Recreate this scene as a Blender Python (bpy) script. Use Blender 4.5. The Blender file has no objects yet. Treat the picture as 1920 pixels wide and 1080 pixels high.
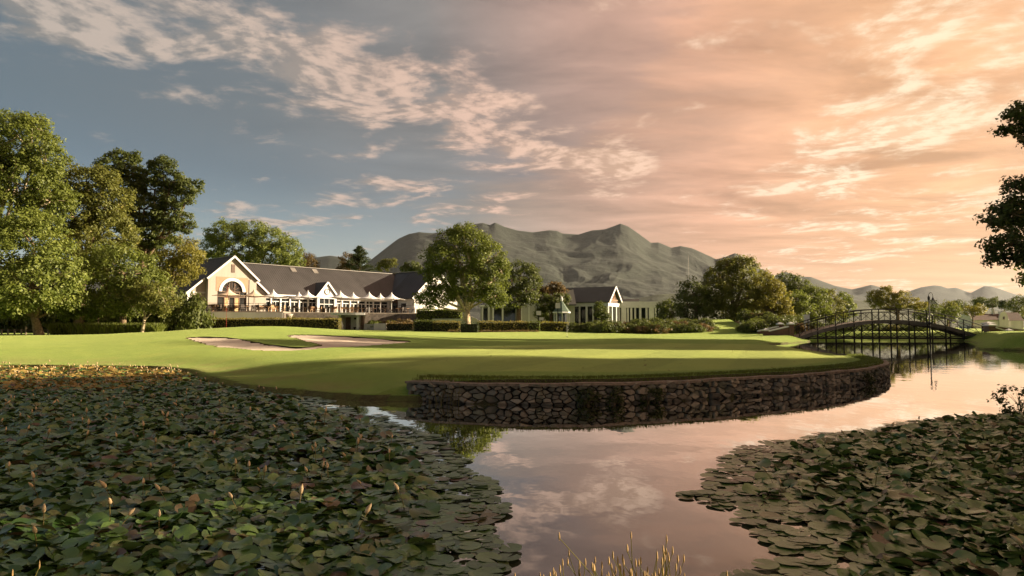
import bpy, math, random
import numpy as np
from mathutils import Vector, Matrix
R = math.radians
rng = np.random.default_rng(7)
random.seed(7)
scene = bpy.context.scene
C = scene.collection

# ------------------------------------------------------------------ camera, sky, sun, exposure
CAM_H, FPX, PITCH = 1.4, 1280.0, math.atan(74 / 1280.0)
cam_data = bpy.data.cameras.new('camera'); cam = bpy.data.objects.new('camera', cam_data); C.objects.link(cam)
cam_data.sensor_width = 36.0; cam_data.lens = 24.0; cam_data.clip_start = 0.05; cam_data.clip_end = 40000
cam.location = (0, 0, CAM_H); cam.rotation_euler = (math.pi / 2 + PITCH, 0, 0)
scene.camera = cam
scene.render.resolution_x, scene.render.resolution_y = 1024, 576
scene.view_settings.view_transform = 'Standard'; scene.view_settings.look = 'None'
scene.view_settings.gamma = 1.0; scene.view_settings.use_curve_mapping = False
EXPOSURE = 1.8
scene.view_settings.exposure = EXPOSURE
SUN_AZ, SUN_EL = R(10), R(15)            # azimuth counted from +X towards +Y
SUN = Vector((math.cos(SUN_AZ) * math.cos(SUN_EL), math.sin(SUN_AZ) * math.cos(SUN_EL), math.sin(SUN_EL)))

SKY_STRENGTH = 0.048 * 0.5 ** (EXPOSURE - 1.0)

class NT:
    """small helper to write node trees as expressions"""
    def __init__(s, tree): s.t = tree
    def n(s, kind, **kw):
        nd = s.t.nodes.new(kind)
        for k, v in kw.items():
            if k.startswith('_'): setattr(nd, k[1:], v)
        for k, v in kw.items():
            if k.startswith('_'): continue
            sock = nd.inputs[int(k[1:])] if k[0] == 'i' and k[1:].isdigit() else nd.inputs[k.replace('__', ' ')]
            if hasattr(v, 'is_output') or isinstance(v, bpy.types.NodeSocket): s.t.links.new(v, sock)
            else: sock.default_value = v
        return nd
    def m(s, op, a, b=0.0, c=0.0, clamp=False):
        return s.n('ShaderNodeMath', _operation=op, _use_clamp=clamp, i0=a, i1=b, i2=c).outputs[0]
    def ss(s, x, lo, hi):      # smoothstep
        return s.n('ShaderNodeMapRange', _interpolation_type='SMOOTHSTEP', i0=x, i1=lo, i2=hi, i3=0.0, i4=1.0).outputs[0]
    def lin(s, x, lo, hi, a=0.0, b=1.0):
        return s.n('ShaderNodeMapRange', i0=x, i1=lo, i2=hi, i3=a, i4=b).outputs[0]
    def ramp(s, x, stops):
        r = s.n('ShaderNodeValToRGB', i0=x); e = r.color_ramp.elements
        while len(e) < len(stops): e.new(0.5)
        for k, (p, c) in enumerate(stops): e[k].position = p; e[k].color = (*c, 1) if len(c) == 3 else c
        return r.outputs[0]
    def mix(s, f, a, b, blend='MIX'):
        nd = s.t.nodes.new('ShaderNodeMix'); nd.data_type = 'RGBA'; nd.blend_type = blend
        for sock, v in ((nd.inputs[0], f), (nd.inputs[6], a), (nd.inputs[7], b)):
            if isinstance(v, bpy.types.NodeSocket): s.t.links.new(v, sock)
            else: sock.default_value = (*v, 1) if isinstance(v, tuple) and len(v) == 3 else v
        return nd.outputs[2]
    def noise(s, vec, scale, detail=4, rough=0.55, dist=0.0, lac=2.0):
        return s.n('ShaderNodeTexNoise', Vector=vec, Scale=scale, Detail=detail, Roughness=rough, Distortion=dist, Lacunarity=lac).outputs[0]
    def mapping(s, vec, loc=(0, 0, 0), rot=(0, 0, 0), sc=(1, 1, 1)):
        return s.n('ShaderNodeMapping', Vector=vec, Location=loc, Rotation=rot, Scale=sc).outputs[0]
    def link(s, a, b): s.t.links.new(a, b)

def build_world():
    w = bpy.data.worlds.new('World'); scene.world = w; w.use_nodes = True
    t = w.node_tree; t.nodes.clear(); N = NT(t)
    out = N.n('ShaderNodeOutputWorld'); bg = N.n('ShaderNodeBackground')
    N.link(bg.outputs[0], out.inputs[0])
    sky = N.n('ShaderNodeTexSky', _sky_type='NISHITA', _sun_disc=False, _sun_elevation=SUN_EL,
              _sun_rotation=math.pi / 2 - SUN_AZ, _altitude=200.0, _air_density=1.0, _dust_density=0.8, _ozone_density=1.5)
    D = N.n('ShaderNodeTexCoord').outputs['Generated']
    xyz = N.n('ShaderNodeSeparateXYZ', Vector=D)
    X, Y, Z = xyz.outputs
    c = N.n('ShaderNodeVectorMath', _operation='DOT_PRODUCT', i0=D, i1=tuple(SUN)).outputs['Value']
    c = N.m('MULTIPLY_ADD', c, 0.82, 0.36, clamp=True)   # 0 away from the sun .. 1 towards it
    zc = N.m('ADD', N.m('MAXIMUM', Z, 0.0), 0.05)
    # the cloud deck: a plane overhead seen in perspective
    PX = N.m('DIVIDE', X, zc); PY = N.m('DIVIDE', Y, zc)
    pl = N.n('ShaderNodeCombineXYZ', X=PX, Y=PY, Z=0.0).outputs[0]
    g = 0.5 ** EXPOSURE                            # sky colours below are display-linear
    def K(r_, g_, b_): return (r_ * g, g_ * g, b_ * g)
    clear = N.n('ShaderNodeVectorMath', _operation='SCALE', i0=sky.outputs[0], Scale=SKY_STRENGTH).outputs[0]
    # thin high veil that takes the colour of the low sun: peach towards it, grey away from it
    big = N.noise(N.mapping(pl, loc=(3.1, 1.7, 0)), 0.55, 4, 0.5)
    fine = N.noise(N.mapping(pl, loc=(0.4, 5.2, 2), rot=(0, 0, 0.75), sc=(0.8, 1.7, 1)), 2.2, 6, 0.62, 0.25)
    vc = N.ramp(c, [(0.0, K(.135, .185, .215)), (.28, K(.185, .205, .21)), (.48, K(.29, .262, .235)), (.62, K(.58, .36, .27)), (.75, K(.83, .45, .29)),
                    (.90, K(.98, .53, .28)), (1.0, K(1.0, .56, .30))])
    wv = N.mapping(pl, loc=(7.3, 2.2, 0))
    cn = N.noise(wv, 2.6, 8, 0.60, 0.25)
    tex = N.noise(N.mapping(pl, loc=(1.4, 8.2, 0), rot=(0, 0, -0.7), sc=(0.75, 1.5, 1)), 1.5, 7, 0.60, 0.35)
    vc = N.n('ShaderNodeVectorMath', _operation='SCALE', i0=vc, Scale=N.m('MULTIPLY_ADD', N.m('MULTIPLY', N.lin(tex, 0.34, 0.66, -0.32, 0.26), N.ss(c, 0.15, 0.6)), 1.0, 1.0)).outputs[0]
    vis = N.m('ADD', N.m('ADD', N.ss(N.m('MULTIPLY_ADD', N.m('SUBTRACT', 0.24, Z), 0.9, c), 0.35, 0.78), N.m('MULTIPLY', N.m('SUBTRACT', big, 0.5), 0.8)), N.m('MULTIPLY', N.m('SUBTRACT', tex, 0.5), 0.8))
    va = N.m('MAXIMUM', N.m('MULTIPLY', N.ss(vis, 0.05, 0.75), 0.97), N.m('MULTIPLY', N.ss(Z, .05, .30), 0.80))
    col = N.mix(va, clear, vc)
    # low pale band of air over the horizon
    low = N.m('MULTIPLY', N.m('SUBTRACT', 1.0, N.ss(Z, 0.0, 0.22)), 0.8)
    lc = N.ramp(c, [(0.0, K(.40, .50, .52)), (.35, K(.50, .51, .47)), (.55, K(.62, .50, .40)), (.72, K(.82, .46, .27)), (.88, K(.95, .53, .27)), (1.0, K(1.0, .58, .30))])
    col = N.mix(low, col, lc)
    def blob(x0, y0, rx, ry, rot=0.0):
        dx, dy = N.m('SUBTRACT', PX, x0), N.m('SUBTRACT', PY, y0)
        ca, sa = math.cos(rot), math.sin(rot)
        a = N.m('ADD', N.m('MULTIPLY', dx, ca / rx), N.m('MULTIPLY', dy, sa / rx))
        b = N.m('ADD', N.m('MULTIPLY', dx, -sa / ry), N.m('MULTIPLY', dy, ca / ry))
        r2 = N.m('ADD', N.m('MULTIPLY', a, a), N.m('MULTIPLY', b, b))
        return N.m('EXPONENT', N.m('MULTIPLY', r2, -1.0))
    # heavier grey-mauve sheets inside the veil
    sheet = N.m('MAXIMUM', blob(0.62, 2.9, 0.48, 1.3, 0.0), N.m('MULTIPLY', blob(-0.1, 4.3, 0.9, 0.7, 0.6), .8))
    sheet = N.m('MULTIPLY', sheet, N.lin(fine, 0.32, 0.66, 0.25, 1.1))
    sc_ = N.ramp(c, [(0.0, K(.16, .175, .18)), (.45, K(.27, .235, .205)), (.65, K(.42, .28, .22)), (.85, K(.62, .37, .25)), (1.0, K(.8, .5, .3))])
    col = N.mix(N.m('MULTIPLY', sheet, 0.75), col, sc_)
    # broken cloud: a diagonal street from upper left, streaks towards the sun, scattered scraps
    q = N.m('MULTIPLY', N.m('SUBTRACT', PY, PX), 0.7071)
    dq = N.m('DIVIDE', N.m('SUBTRACT', q, 2.12), 0.50)
    street = N.m('MULTIPLY', N.m('EXPONENT', N.m('MULTIPLY', N.m('MULTIPLY', dq, dq), -1.0)), N.ss(PX, 1.1, 0.3))
    dr = N.m('DIVIDE', N.m('SUBTRACT', PX, 1.66), 0.46)
    streak = N.m('MULTIPLY', N.m('EXPONENT', N.m('MULTIPLY', N.m('MULTIPLY', dr, dr), -1.0)), N.ss(PY, 6.5, 3.0))
    mask = N.m('MAXIMUM', N.m('MAXIMUM', N.m('MAXIMUM', street, blob(0.15, 3.2, .5, .9, -.5)), N.m('MAXIMUM', streak, N.m('MULTIPLY', blob(1.15, 2.0, .45, .45), .85))), N.m('MAXIMUM', N.m('MULTIPLY', blob(-1.6, 4.7, 0.8, 0.6), 0.75), N.m('MULTIPLY', blob(2.6, 4.4, .7, 1.2), 0.75)))
    mask = N.m('MAXIMUM', mask, N.m('MULTIPLY', N.ss(big, 0.46, 0.62), 0.6))
    cn2 = N.noise(N.mapping(wv, loc=(0.045 * SUN.x, 0.045 * SUN.y, 0)), 2.6, 8, 0.60, 0.25)
    dens = N.m('ADD', cn, N.m('MULTIPLY', N.m('MULTIPLY', mask, 0.31), N.lin(tex, 0.35, 0.6, 0.65, 1.15)))
    alpha = N.ss(dens, 0.63, 0.83)
    lit = N.lin(N.m('SUBTRACT', cn, cn2), -0.045, 0.04, 0.0, 1.0)
    pc = N.ramp(c, [(0.0, K(.54, .48, .42)), (.30, K(.70, .54, .44)), (.52, K(.90, .60, .46)), (.70, K(1.05, .72, .52)), (.85, K(1.2, .95, .68)), (1.0, K(1.15, .92, .64))])
    pd = N.ramp(c, [(0.0, K(.26, .26, .25)), (.30, K(.34, .30, .27)), (.52, K(.46, .33, .27)), (.70, K(.70, .44, .30)), (.85, K(.92, .60, .38)), (1.0, K(.98, .68, .42))])
    col = N.mix(N.m('MULTIPLY', alpha, 0.84), col, N.mix(lit, pd, pc))
    N.link(col, bg.inputs[0]); bg.inputs[1].default_value = 1.0
HAZE = 1.25e-5
build_world()
scene.world.cycles.sampling_method = 'MANUAL'; scene.world.cycles.sample_map_resolution = 512
sun_data = bpy.data.lights.new('sun', 'SUN'); sun = bpy.data.objects.new('sun', sun_data); C.objects.link(sun)
sun_data.energy = 5.0; sun_data.angle = R(0.6); sun_data.color = (1.0, 0.81, 0.56)
sun.rotation_euler = (-SUN).to_track_quat('-Z', 'Y').to_euler()

# ------------------------------------------------------------------ helpers
SP, CP = math.sin(PITCH), math.cos(PITCH)
def ray(px, py):
    a, b = (px - 960) / FPX, (540 - py) / FPX
    d = np.array([a, CP - b * SP, SP + b * CP]); return d / d[1]
def at(px, py, Y):                       # the point at depth Y metres on a sight line of the photograph
    d = ray(px, py) * Y; return np.array([d[0], d[1], d[2] + CAM_H])
def xat(px, Y): return (px - 960) / FPX * Y

def tag(o, label=None, cat=None, group=None, kind=None):
    if label: o['label'] = label
    if cat: o['category'] = cat
    if group: o['group'] = group
    if kind: o['kind'] = kind
    return o
def empty(name, loc=(0, 0, 0), rz=0.0, label=None, cat=None, group=None):
    o = bpy.data.objects.new(name, None); C.objects.link(o)
    o.location = tuple(loc); o.rotation_euler = (0, 0, rz); o.empty_display_size = 0.2
    return tag(o, label, cat, group)
def link_mesh(name, me, parent=None, loc=None, rot=None, scale=None):
    o = bpy.data.objects.new(name, me); C.objects.link(o)
    if parent is not None: o.parent = parent
    if loc is not None: o.location = tuple(loc)
    if rot is not None: o.rotation_euler = rot
    if scale is not None: o.scale = (scale,) * 3 if isinstance(scale, (int, float)) else scale
    return o
def np_mesh(name, v, f, mat=None, smooth=False):
    """v (N,3), f (M,k) arrays -> mesh"""
    v = np.asarray(v, dtype=np.float32); f = np.asarray(f, dtype=np.int32)
    me = bpy.data.meshes.new(name); me.vertices.add(len(v)); me.vertices.foreach_set('co', v.ravel())
    k = f.shape[1]; me.loops.add(f.size); me.loops.foreach_set('vertex_index', f.ravel())
    me.polygons.add(len(f)); me.polygons.foreach_set('loop_start', np.arange(0, f.size, k, dtype=np.int32))
    if mat is not None: me.materials.append(mat)
    me.update(calc_edges=True)
    if smooth: me.polygons.foreach_set('use_smooth', np.ones(len(f), dtype=bool))
    return me

class MB:
    def __init__(s): s.v = []; s.f = []
    def add(s, v, f):
        b = len(s.v); s.v += [tuple(map(float, p)) for p in v]; s.f += [tuple(b + i for i in q) for q in f]; return s
    def box(s, x0, x1, y0, y1, z0, z1):
        v = [(x, y, z) for z in (z0, z1) for y in (y0, y1) for x in (x0, x1)]
        return s.add(v, [(0, 2, 3, 1), (4, 5, 7, 6), (0, 1, 5, 4), (2, 6, 7, 3), (0, 4, 6, 2), (1, 3, 7, 5)])
    def bar(s, p0, p1, w, h=None, up=(0, 0, 1)):
        h = h or w; p0, p1 = Vector(p0), Vector(p1); d = (p1 - p0).normalized(); u = Vector(up)
        if abs(d.dot(u)) > 0.98: u = Vector((0, 1, 0))
        a = d.cross(u).normalized() * (w / 2); b = a.cross(d).normalized() * (h / 2)
        v = [p + i * a + j * b for p in (p0, p1) for i, j in ((-1, -1), (1, -1), (1, 1), (-1, 1))]
        return s.add(v, [(3, 2, 1, 0), (4, 5, 6, 7), (0, 1, 5, 4), (1, 2, 6, 5), (2, 3, 7, 6), (3, 0, 4, 7)])
    def tube(s, pts, rad, n=6, cap=True):
        pts = [Vector(p) for p in pts]; b = len(s.v)
        ref = Vector((0, 0, 1))
        for i, p in enumerate(pts):
            d = (pts[min(i + 1, len(pts) - 1)] - pts[max(i - 1, 0)]).normalized()
            r_ = ref if abs(d.dot(ref)) < 0.9 else Vector((1, 0, 0))
            a = d.cross(r_).normalized(); c_ = d.cross(a)
            r = rad[i] if hasattr(rad, '__len__') else rad
            for k in range(n):
                t = 2 * math.pi * k / n; s.v.append(tuple(p + (a * math.cos(t) + c_ * math.sin(t)) * r))
        for i in range(len(pts) - 1):
            for k in range(n):
                k2 = (k + 1) % n; s.f.append((b + i * n + k, b + i * n + k2, b + (i + 1) * n + k2, b + (i + 1) * n + k))
        if cap:
            s.f.append(tuple(b + k for k in reversed(range(n)))); s.f.append(tuple(b + (len(pts) - 1) * n + k for k in range(n)))
        return s
    def prism(s, poly, off):
        """poly: 3-D points of one planar outline; off: extrusion vector"""
        n = len(poly); o = Vector(off); P = [Vector(p) for p in poly]
        v = P + [p + o for p in P]
        return s.add(v, [tuple(range(n)), tuple(reversed(range(n, 2 * n)))] + [(i, i + n, (i + 1) % n + n, (i + 1) % n) for i in range(n)])
    def lathe(s, prof, n=12, c=(0, 0, 0)):
        b = len(s.v)
        for r, z in prof:
            for k in range(n):
                t = 2 * math.pi * k / n; s.v.append((c[0] + r * math.cos(t), c[1] + r * math.sin(t), c[2] + z))
        for i in range(len(prof) - 1):
            for k in range(n):
                k2 = (k + 1) % n; s.f.append((b + i * n + k, b + i * n + k2, b + (i + 1) * n + k2, b + (i + 1) * n + k))
        return s
    def mesh(s, name, mat, smooth=False):
        me = bpy.data.meshes.new(name); me.from_pydata(s.v, [], s.f); me.materials.append(mat); me.update()
        if smooth: me.polygons.foreach_set('use_smooth', [True] * len(me.polygons))
        return me
    def build(s, name, mat, parent=None, smooth=False, fix=True):
        me = s.mesh(name, mat, smooth)
        if fix:
            import bmesh
            bm = bmesh.new(); bm.from_mesh(me); bmesh.ops.recalc_face_normals(bm, faces=bm.faces); bm.to_mesh(me); bm.free()
        return link_mesh(name, me, parent)

# value noise for geometry
_perm = rng.random((256, 256))
def vnoise(x, y):
    x = np.asarray(x, float); y = np.asarray(y, float)
    xi, yi = np.floor(x).astype(int), np.floor(y).astype(int); fx, fy = x - xi, y - yi
    fx = fx * fx * (3 - 2 * fx); fy = fy * fy * (3 - 2 * fy)
    g = lambda a, b: _perm[a & 255, b & 255]
    return (g(xi, yi) * (1 - fx) + g(xi + 1, yi) * fx) * (1 - fy) + (g(xi, yi + 1) * (1 - fx) + g(xi + 1, yi + 1) * fx) * fy
def fbm(x, y, o=5, rough=0.5):
    a, t, n = 1.0, 0.0, 0.0
    for i in range(o): t = t + a * vnoise(x * 2 ** i + 17 * i, y * 2 ** i + 31 * i); n += a; a *= rough
    return t / n
def ridged(x, y, o=5):
    a, t, n = 1.0, 0.0, 0.0
    for i in range(o): t = t + a * (1 - np.abs(2 * vnoise(x * 2 ** i + 11 * i, y * 2 ** i + 5 * i) - 1)); n += a; a *= 0.5
    return t / n

# ------------------------------------------------------------------ materials
MATS = {}
def new_mat(name):
    m = bpy.data.materials.new(name); m.use_nodes = True; m.node_tree.nodes.clear(); MATS[name] = m
    N = NT(m.node_tree); out = N.n('ShaderNodeOutputMaterial'); return m, N, out
def plain(name, col, rough=0.6, var=0.18, scale=3.0, bump=0.0, bscale=40.0, spec=0.4, metal=0.0, col2=None, streak=False):
    m, N, out = new_mat(name)
    tc = N.n('ShaderNodeTexCoord').outputs['Object']
    v = N.mapping(tc, sc=(1, 1, 0.15)) if streak else tc
    nz = N.noise(v, scale, 6, 0.6)
    c2 = col2 or tuple(x * (1 - 2.2 * var) for x in col)
    c1 = tuple(min(1, x * (1 + var)) for x in col)
    cc = N.ramp(nz, [(0.3, c2), (0.62, c1)])
    b = N.n('ShaderNodeBsdfPrincipled'); N.link(cc, b.inputs['Base Color'])
    b.inputs['Roughness'].default_value = rough; b.inputs['Specular IOR Level'].default_value = spec; b.inputs['Metallic'].default_value = metal
    if bump > 0:
        bn = N.n('ShaderNodeBump', Strength=bump, Distance=0.02, Height=N.noise(tc, bscale, 5, 0.6)); N.link(bn.outputs[0], b.inputs['Normal'])
    N.link(b.outputs[0], out.inputs[0]); return m
def foliage(name, dark, light, tr=(0.25, 0.30, 0.04), tamt=0.35, clump=0.7, rough=0.55, hot=None):
    m, N, out = new_mat(name)
    g = N.n('ShaderNodeNewGeometry'); tc = N.n('ShaderNodeTexCoord').outputs['Object']
    rnd = g.outputs['Random Per Island']
    mixv = N.m('ADD', N.m('MULTIPLY', rnd, 0.55), N.m('MULTIPLY', N.ss(N.noise(tc, clump, 3, 0.5), 0.3, 0.7), 0.45))
    stops = [(0.0, dark), (0.85, light)] + ([(1.0, hot)] if hot else [])
    cc = N.ramp(mixv, stops)
    b = N.n('ShaderNodeBsdfPrincipled'); N.link(cc, b.inputs['Base Color'])
    b.inputs['Roughness'].default_value = rough; b.inputs['Specular IOR Level'].default_value = 0.25
    t = N.n('ShaderNodeBsdfTranslucent'); N.link(N.mix(0.6, cc, tr), t.inputs[0])
    mx = N.n('ShaderNodeMixShader', i0=tamt); N.link(b.outputs[0], mx.inputs[1]); N.link(t.outputs[0], mx.inputs[2])
    N.link(mx.outputs[0], out.inputs[0]); return m

F_MID = foliage('leaves_mid_green', (.050, .074, .014), (.155, .180, .036))
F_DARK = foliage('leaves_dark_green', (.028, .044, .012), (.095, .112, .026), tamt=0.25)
F_YELLOW = foliage('leaves_yellow_green', (.085, .092, .014), (.225, .205, .040), tr=(.38, .34, .05))
F_OLIVE = foliage('leaves_olive', (.056, .070, .016), (.160, .168, .038), tr=(.30, .30, .05), hot=(.20, .16, .045))
F_BRIGHT = foliage('leaves_bright_green', (.066, .098, .018), (.185, .215, .045))
F_HEDGE = foliage('hedge_leaves', (.090, .096, .022), (.235, .205, .055), tr=(.40, .33, .08), tamt=.45, clump=1.6, hot=(.24, .12, .045))
F_PINE = foliage('conifer_needles', (.012, .024, .010), (.040, .060, .022), tamt=0.12)
F_RUST = foliage('leaves_rust', (.055, .050, .016), (.150, .105, .040), tr=(.3, .18, .06), hot=(.22, .11, .05))
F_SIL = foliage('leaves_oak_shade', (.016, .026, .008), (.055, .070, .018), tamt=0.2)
M_BARK = plain('bark', (.16, .115, .07), 0.9, 0.25, 6, 0.6, 30, 0.2)
M_PALE_BARK = plain('pale_plane_bark', (.38, .31, .21), 0.85, 0.2, 5, 0.4, 25, 0.2, col2=(.17, .13, .08))
M_WHITE = plain('white_render', (.56, .54, .50), 0.8, 0.07, 0.6, 0.15, 60, 0.2, streak=True)
M_CREAM = plain('cream_render', (.335, .30, .262), 0.85, 0.07, 0.7, 0.15, 60, 0.2, streak=True)
M_PEACH = plain('peach_render', (.345, .22, .15), 0.85, 0.07, 0.9, 0.15, 60, 0.2)
M_GREY_WALL = plain('grey_green_render', (.36, .355, .33), 0.85, 0.08, 0.7, 0.1, 60, 0.2)
M_TRIM = plain('white_trim_paint', (.58, .58, .57), 0.5, 0.05, 2.0)
M_ROOF = plain('grey_sheet_roof', (.050, .047, .048), 0.55, 0.14, 0.55, 0.05, 80, 0.5, streak=True)
M_ROOF2 = plain('dark_sheet_roof', (.048, .043, .041), 0.6, 0.14, 0.6, 0.05, 80, 0.5, streak=True)
M_ROOF3 = plain('green_grey_roof', (.075, .076, .066), 0.55, 0.12, 0.5, 0.05, 80, 0.4, streak=True)
M_RIDGE = plain('ridge_cap_metal', (.18, .165, .15), 0.5, 0.1, 1.0)
M_GLASS = plain('window_glass', (.018, .022, .024), 0.06, 0.2, 0.8, spec=0.8)
M_WOOD = plain('dark_stained_timber', (.085, .045, .025), 0.6, 0.25, 4, 0.2, 40)
M_CURTAIN = plain('curtain_cloth', (.45, .30, .16), 0.9, 0.15, 5)
M_IRON = plain('black_iron', (.012, .011, .011), 0.6, 0.25, 6, spec=0.25)
M_CANVAS = plain('umbrella_canvas', (.74, .735, .72), 0.85, 0.05, 2.0)
M_CANVAS2 = plain('cream_canvas', (.60, .48, .36), 0.85, 0.05, 2.0)
M_CONC = plain('terrace_paving', (.30, .26, .21), 0.85, 0.15, 1.2, 0.2, 40)
M_DARKSTONE = plain('dark_stone_facing', (.12, .10, .085), 0.9, 0.25, 3.0, 0.5, 12)
M_RATTAN = plain('dark_rattan', (.045, .032, .024), 0.7, 0.3, 20, 0.3, 80)
M_TEAK = plain('pale_teak', (.42, .27, .15), 0.7, 0.2, 10)
M_RED = plain('red_paint', (.45, .05, .035), 0.5, 0.1, 3)
M_TERRA = plain('terracotta', (.42, .22, .14), 0.8, 0.15, 5)
M_THATCH = plain('brown_roof', (.10, .06, .045), 0.8, 0.2, 3, 0.3, 30)
def brick_mat():
    m, N, out = new_mat('red_brick'); tc = N.n('ShaderNodeTexCoord').outputs['Object']
    u = N.n('ShaderNodeVectorRotate', _rotation_type='X_AXIS', Vector=tc, Angle=math.pi / 2).outputs[0]
    br = N.n('ShaderNodeTexBrick', Vector=u, Color1=(.13, .055, .04, 1), Color2=(.085, .038, .028, 1), Mortar=(.16, .13, .10, 1), Scale=4.0)
    br.inputs['Mortar Size'].default_value = 0.02
    b = N.n('ShaderNodeBsdfPrincipled', Roughness=0.9); N.link(br.outputs[0], b.inputs['Base Color']); N.link(b.outputs[0], out.inputs[0]); return m
M_BRICK = brick_mat()
# ------------------------------------------------------------------ the ground, the pond, the bunker
CTRL = [ # (photo column, distance, height)
 (900,13.5,.45),(1100,13.5,.45),(1300,15,.45),(1500,17,.43),(1600,20,.40),(1640,24,.38),(1600,32,.38),(1520,42,.40),(1450,50,.42),
 (1000,20,.47),(1000,26,.47),(1200,30,.46),(1000,40,.46),(1200,45,.44),(800,25,.50),(850,18,.45),(900,55,.56),(1100,60,.62),(1250,60,.50),(1350,52,.42),
 (900,78,.90),(1000,80,.95),(1100,85,.95),(750,80,1.0),(640,82,1.05),(1200,72,.70),(1350,70,.50),(1430,70,.55),(1150,63,.85),(1060,66,.75),
 (1380,92,2.5),(1300,92,2.3),(1450,92,1.9),(1240,92,1.9),(1150,97,1.6),(1510,95,1.2),(1380,82,1.4),(1300,80,1.2),
 (700,14.2,.14),(600,15,.16),(500,17,.16),(420,18.5,.16),(370,22,.18),(250,24.5,.18),(0,25,.2),(-150,26,.2),
 (700,18,.36),(600,20,.42),(500,23,.46),(400,26,.50),(250,28,.42),(100,30,.42),(0,30,.42),(-200,32,.42),
 (480,27,.55),(580,27.5,.55),(700,30,.55),(770,37,.62),(560,40,1.05),(470,36,.92),(350,33,.80),(680,42,.98),(420,34,.87),
 (500,45,1.47),(430,46,1.42),(600,45,1.27),(350,48,1.22),(250,50,1.0),(720,48,.98),(800,50,.72),
 (200,58,.85),(100,60,.80),(0,60,.80),(-200,60,.80),(0,42,.60),(100,42,.64),(200,40,.72),
 (500,70,1.1),(400,75,1.2),(300,80,1.3),(640,70,1.0),(500,90,1.3),(300,110,1.5),(0,120,1.5),(700,130,1.5),(1000,120,1.3),(1250,130,1.5),
 (1500,130,1.0),(1640,118,.8),(1750,118,.75),(1850,110,.8),(1900,46,1.0),(2000,46,1.2),(1880,54,.9),(1875,66,1.0),(1900,80,1.0),(2050,80,1.2),
 (2000,30,.6),(2100,20,.6),(2200,14,.6),(2500,60,1.2),(-400,100,1.5),(-500,40,.8),(1000,170,1.3),(0,180,1.4),(1800,180,1.0),(3000,120,1.2),(-1000,100,1.5)]
cp = np.array([[xat(p, Y), Y, z] for p, Y, z in CTRL] + [[-8, -4, .55], [8, -4, .55], [0, 0.5, .45], [-15, 0, .5], [15, 2, .5], [0, -30, .8], [60, -20, .9], [-60, -20, .9], [-40, 15, .5]])
def _tps(r2): return np.where(r2 > 1e-9, 0.5 * r2 * np.log(np.maximum(r2, 1e-9)), 0)
_S = 40.0
_q = cp[:, :2] / _S
_A = _tps(((_q[:, None] - _q[None]) ** 2).sum(-1)) + np.eye(len(cp)) * 2e-4
_P = np.c_[np.ones(len(cp)), _q]
_w = np.linalg.solve(np.block([[_A, _P], [_P.T, np.zeros((3, 3))]]), np.r_[cp[:, 2], 0, 0, 0])
def land(x, y):
    x = np.asarray(x, float); y = np.asarray(y, float); sh = x.shape
    p = np.c_[x.ravel(), y.ravel()] / _S; z = np.empty(len(p))
    for i in range(0, len(p), 20000):
        k = p[i:i + 20000]
        z[i:i + 20000] = _tps(((k[:, None] - _q[None]) ** 2).sum(-1)) @ _w[:-3] + np.c_[np.ones(len(k)), k] @ _w[-3:]
    z = np.clip(z, 0.05, 2.8).reshape(sh)
    d = np.hypot(x, y - 60); t = np.clip((d - 100) / 60, 0, 1); t = t * t * (3 - 2 * t)
    return z * (1 - t) + 1.1 * t
def smooth_poly(pts, n=6, closed=True):
    P = np.array(pts, float); out = []; m = len(P)
    for i in range(m if closed else m - 1):
        p0, p1, p2, p3 = (P[(i - 1) % m], P[i], P[(i + 1) % m], P[(i + 2) % m]) if closed else (P[max(i - 1, 0)], P[i], P[i + 1], P[min(i + 2, m - 1)])
        for k in range(n):
            t = k / n
            out.append(.5 * (2 * p1 + (p2 - p0) * t + (2 * p0 - 5 * p1 + 4 * p2 - p3) * t * t + (3 * p1 - p0 - 3 * p2 + p3) * t ** 3))
    if not closed: out.append(P[-1])
    return np.array(out)
WALL = [(-1.95, 13.5), (-1.35, 13.05), (-.6, 12.75), (.4, 12.6), (1.4, 12.65), (2.4, 12.95), (3.6, 13.5), (5.0, 14.3), (6.5, 15.25), (8.2, 16.7), (9.6, 18.3),
        (10.7, 19.9), (11.6, 21.7), (12.1, 23.2), (12.9, 25.2)]
POND = WALL + [(14.0, 28.5), (15.8, 34), (17.5, 42), (18.6, 48), (20.6, 55), (24.4, 60.5), (28.6, 66.5), (30.4, 70.2), (30.4, 74.5), (30.6, 80), (31, 90), (34, 100), (45, 104), (54, 100), (51, 85), (48.2, 75), (45.5, 68),
        (40.8, 60), (36, 53), (32.2, 47.5), (30.0, 43.5), (31, 40.5), (32, 37), (24.5, 28), (18, 20), (14.5, 12), (12, 5), (9, 2.4), (0, 2.1), (-9, 2.4), (-16, 4), (-30, 9), (-33, 18), (-26, 24),
        (-17.7, 23.7), (-12.7, 23.1), (-9.9, 20.9), (-8.2, 18.4), (-7.3, 17.2), (-5.8, 15.4), (-4.4, 14.25), (-3.4, 13.45), (-2.6, 13.12), (-1.9, 13.0), (-1.62, 13.1)]
pond = smooth_poly(POND, 5)
wall_flag = np.zeros(len(pond), bool); wall_flag[:(len(WALL) - 1) * 5] = True
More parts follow.
